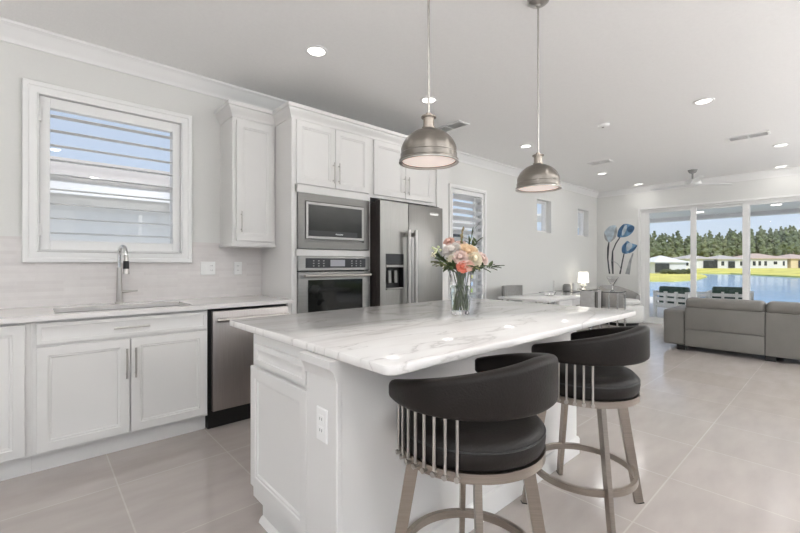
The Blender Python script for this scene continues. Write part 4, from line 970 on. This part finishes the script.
for i in range(len(pts) - 1):
    (xa, ya), (xb, yb) = pts[i], pts[i + 1]; bm.faces.new([bm.verts.new(p) for p in ((xa, ya, -1.22), (xb, yb, -1.22), (xb + 22, yb, -.35), (xa + 22, ya, -.35))])
    bm.faces.new([bm.verts.new(p) for p in ((xa + 22, ya, -.35), (xb + 22, yb, -.35), (xb + 160, yb, -.2), (xa + 160, ya, -.2))])
bmesh.ops.remove_doubles(bm, verts=bm.verts, dist=1e-3); o = obj('far_bank', bm, 'grass', None, False); o['kind'] = 'structure'
# houses across the lake; local x = to the right as seen, local y = away
LAT = -R(42.16)
def house(label, x, y, z, rz, wd, dp, eave, ridge, wallm, roofm, wins, screen=None, over=.5, hip=True):
    t = thing('house', label, 'house', (0, 0, 0), 'houses across the lake')
    bm = new(); box(bm, -wd / 2, wd / 2, 0, dp, -.6, eave); obj('wall', bm, wallm, t, False)
    bm = new(); a = over; hx = dp / 2 if hip else 0; hx = min(hx, wd / 2 - .3)
    b = [bm.verts.new(p) for p in ((-wd / 2 - a, -a, eave), (wd / 2 + a, -a, eave), (wd / 2 + a, dp + a, eave), (-wd / 2 - a, dp + a, eave))]
    b2 = [bm.verts.new((v.co.x, v.co.y, eave + .18)) for v in b]
    r0, r1 = bm.verts.new((-wd / 2 + hx, dp / 2, ridge)), bm.verts.new((wd / 2 - hx, dp / 2, ridge))
    bm.faces.new(b[::-1])
    for i in range(4): bm.faces.new((b[i], b[(i + 1) % 4], b2[(i + 1) % 4], b2[i]))
    bm.faces.new((b2[0], b2[1], r1, r0)); bm.faces.new((b2[2], b2[3], r0, r1)); bm.faces.new((b2[1], b2[2], r1)); bm.faces.new((b2[3], b2[0], r0))
    obj('roof', bm, roofm, t, False)
    for cx, w_, z0, z1 in wins:
        bm = new(); box(bm, cx - w_ / 2 - .08, cx + w_ / 2 + .08, -.05, 0, z0 - .08, z1 + .08); f = obj('window', bm, 'trim', t, False)
        bm = new(); box(bm, cx - w_ / 2, cx + w_ / 2, -.07, -.04, z0, z1); obj('pane', bm, 'hwin', f, False)
    if screen:
        s0, s1, z0, z1 = screen; bm = new(); box(bm, s0, s1, -.4, -.01, z0, z1); sc = obj('lanai_screen', bm, 'screen', t, False, label='dark lanai screen')
        n = max(2, int((s1 - s0) / 1.4)); bm = new()
        for k in range(n + 1): xx = s0 + (s1 - s0) * k / n; box(bm, xx - .05, xx + .05, -.46, -.4, z0, z1)
        obj('screen_frame', bm, 'screen', sc, False)
    t.location = (x, y, z); t.rotation_euler = (0, 0, rz)
house('white house with pale hipped roof at the left edge of the sliding door', 122.5, 30.5, -1.25, LAT, 8.2, 8, 2.7, 4.6, 'stucco', 'roofw', [], (-4.05, -.6, .2, 2.4))
house('white house with dark screened lanai behind the first door mullion', 160.2, 31.6, -.4, LAT, 9.2, 9, 3.0, 4.5, 'stucco', 'roofg', [(-4.2, .8, .9, 2.1)], (1.0, 5.2, .1, 2.5))
house('long white house with grey roof between the two door mullions', 167.9, 24.7, -.3, LAT, 9.2, 9, 2.8, 4.3, 'stucco', 'roofg', [(-3, 1, .8, 2.2), (3.2, 1.2, .8, 2.2)], (-1.2, .6, .1, 2.2))
house('white house with tan roof and three small windows right of the second mullion', 176.7, 16.7, -.3, LAT, 12.2, 10, 3.0, 4.9, 'stucco', 'rooft', [(-4.7, 1.0, .8, 2.3), (-2.9, .9, .8, 2.3), (-1.0, .9, .8, 2.3), (2.2, 1.2, 1.2, 2.2), (4.9, .7, .8, 2.3)])
house('house with tan siding and dark lanai at the right edge of the photo', 185.6, 8.6, -.3, LAT, 9.6, 10, 3.0, 4.7, 'htan', 'rooft', [], (-2.4, 3.0, .1, 2.5))
# shrubs in front of the left house
for k in range(7):
    bm = new(); rn = random.Random(k); F_ = 99; r_ = (663 + 4.2 * k - 400) / 403; Rr = r_ * F_
    X_, Y_ = Rr * .7412 + F_ * .6713, F_ * .7412 - Rr * .6713
    for q in range(4): blob(bm, (X_ + rn.uniform(-.15, .15), Y_ + rn.uniform(-.4, .4), -1.0 + rn.uniform(0, .5)), .5, 2, rough=.5, rnd=rn)
    tag(obj('shrub', bm, 'shrub'), 'dark shrub in the row before the leftmost house across the lake', 'shrub', 'shrubs before the leftmost house')
# pines: three kinds, copied
def make_pine(seed, H, m):
    rn = random.Random(seed); t = thing('pine_tree', 'tall pine in the forest line behind the houses across the lake', 'tree', (0, 0, 0), 'pines behind the far houses')
    bm = new(); tube(bm, [(0, 0, -.5), (.05, .05, H * .5), (0, .1, H * .95)], [.2, .16, .05], 7); obj('trunk', bm, 'bark', t)
    bm = new()
    for k in range(15):
        z = H * (.40 + .59 * k / 14); sp = 1.75 * (1.08 - .72 * (k / 14) ** 1.5) * rn.uniform(.75, 1.15); a = rn.uniform(0, 2 * PI); d = sp * .45
        blob(bm, (d * math.cos(a), d * math.sin(a), z), sp * .72, 2, (1, 1, rn.uniform(.6, .95)), .75, rn)
    obj('crown', bm, m, t, False); return t
protos = [make_pine(1, 13.5, M['pine']), make_pine(2, 12, M['pine2']), make_pine(3, 14.5, M['pine']), make_pine(4, 12.8, M['pine'])]
rn = random.Random(11); n = 0
for row, F_ in enumerate((196, 203, 211)):
    k = 0; Rr = 104 + row * 1.2
    while Rr < 224:
        FF = F_ + rn.uniform(-2, 2); hs = (1.06 + .24 * rn.random()) * (1.0 + .16 * max(0, min(1, (Rr - 150) / 45)))
        loc = (Rr * .7412 + FF * .6713, FF * .7412 - Rr * .6713, -.3); sc = (1.0, 1.0, hs)
        if n < 4: o = protos[n]; o.location = loc; o.scale = sc
        else: dup(protos[rn.randrange(4)], loc, rn.uniform(0, 6), scale=sc)
        Rr += rn.uniform(1.5, 2.6); n += 1
# low undergrowth behind the trees closes the forest floor
bm = new(); rn = random.Random(5)
for k in range(150):
    Rr = 95 + 135 * k / 150; FF = 214 + rn.uniform(6, 14); blob(bm, (Rr * .7412 + FF * .6713, FF * .7412 - Rr * .6713, rn.uniform(.5, 4.5)), rn.uniform(1.8, 3.2), 2, (1, 1, 1.3), .5, rn)
tag(obj('undergrowth', bm, 'pine'), 'dense green undergrowth at the foot of the far pine forest', 'undergrowth', kind='stuff')
# neighbour house outside the kitchen wall
t = thing('neighbor_house', 'pale neighbouring house seen through the louvers of the kitchen window', 'house', (3, 8, -.15))
bm = new(); box(bm, -6, 10.5, 8.3, 13, -.15, 2.42); obj('wall', bm, 'nwall', t, False)
bm = new(); v = [bm.verts.new(p) for p in ((-6.5, 7.9, 2.45), (11, 7.9, 2.45), (11, 10.6, 3.35), (-6.5, 10.6, 3.35), (-6.5, 13.4, 2.45), (11, 13.4, 2.45))]
bm.faces.new((v[0], v[1], v[2], v[3])); bm.faces.new((v[3], v[2], v[5], v[4])); bm.faces.new((v[0], v[4], v[5], v[1])); bm.faces.new((v[0], v[3], v[4])); bm.faces.new((v[1], v[5], v[2])); obj('roof', bm, 'nroof', t, False)
bm = new(); box(bm, -6.5, 11, 7.86, 7.9, 2.26, 2.47); obj('fascia', bm, 'trim', t, False)
bm = new(); box(bm, 9.3, 10.2, 8.25, 8.3, .9, 2.2); f = obj('window', bm, 'trim', t, False)
bm = new(); box(bm, 9.36, 10.14, 8.235, 8.25, .96, 2.14); obj('pane', bm, 'hwin', f, False)
# ------------------------------------------------------------------ patio furniture
def patio_seat(name, label, wd, slats=True):
    """built at the origin: width along y, seat faces +x"""
    t = thing(name, label, 'patio seat', (0, 0, 0), 'patio seats'); h = wd / 2
    bm = new()
    for y in (-h, -h * .33, h * .33, h): box(bm, -.03, .03, y - .025, y + .025, .25, .60)
    for z in (.30, .42, .53): box(bm, -.02, .02, -h, h, z - .035, z + .035)
    obj('back_frame', bm, 'pwhite', t, False)
    for s_ in (-1, 1):
        bm = new(); y = s_ * h
        for z in (.30, .42, .53): box(bm, .02, .7, y - .02, y + .02, z - .035, z + .035)
        box(bm, -.03, .72, y - .035, y + .035, .575, .605); obj('arm_frame', bm, 'pwhite', t, False)
    for x in (0, .68):
        for s_ in (-1, 1): bm = new(); box(bm, x - .03, x + .03, s_ * h - .03, s_ * h + .03, 0, .575); obj('leg', bm, 'pwhite', t, False)
    bm = new(); box(bm, .03, .7, -h + .03, h - .03, .22, .27); obj('seat_frame', bm, 'pwhite', t, False)
    bm = new(); box(bm, .05, .72, -h + .04, h - .04, .27, .42, .03, 3); obj('seat_cushion', bm, 'pgreen', t, label='dark green seat cushion')
    bm = new(); box(bm, .035, .19, -h + .05, h - .05, .40, .71, .04, 3); obj('back_cushion', bm, 'pgreen', t, label='dark green back cushion')
    return t
a_ = patio_seat('patio_armchair', 'white slatted patio seat with green cushions at the left of the sliding door', .72); a_.location = (10.55, 2.62, -.02); a_.rotation_euler = (0, 0, R(-20))
dup(a_, (11.3, 1.70, -.02), R(6), 'white patio seat with green back cushion seen over the sofa, between the mullions')
dup(a_, (11.1, .18, -.02), R(-4), 'white patio seat with green cushion partly cut by the right photo edge')
t = thing('patio_table', 'low white patio table between the two left patio seats', 'patio table', (12.22, 2.32, -.02))
bm = new(); box(bm, 12.05, 12.4, 2.15, 2.5, .40, .43, .004, 1); obj('tabletop', bm, 'pwhite', t)
for x in (12.08, 12.37):
    for y in (2.18, 2.47): bm = new(); box(bm, x - .02, x + .02, y - .02, y + .02, -.02, .40); obj('leg', bm, 'pwhite', t, False)
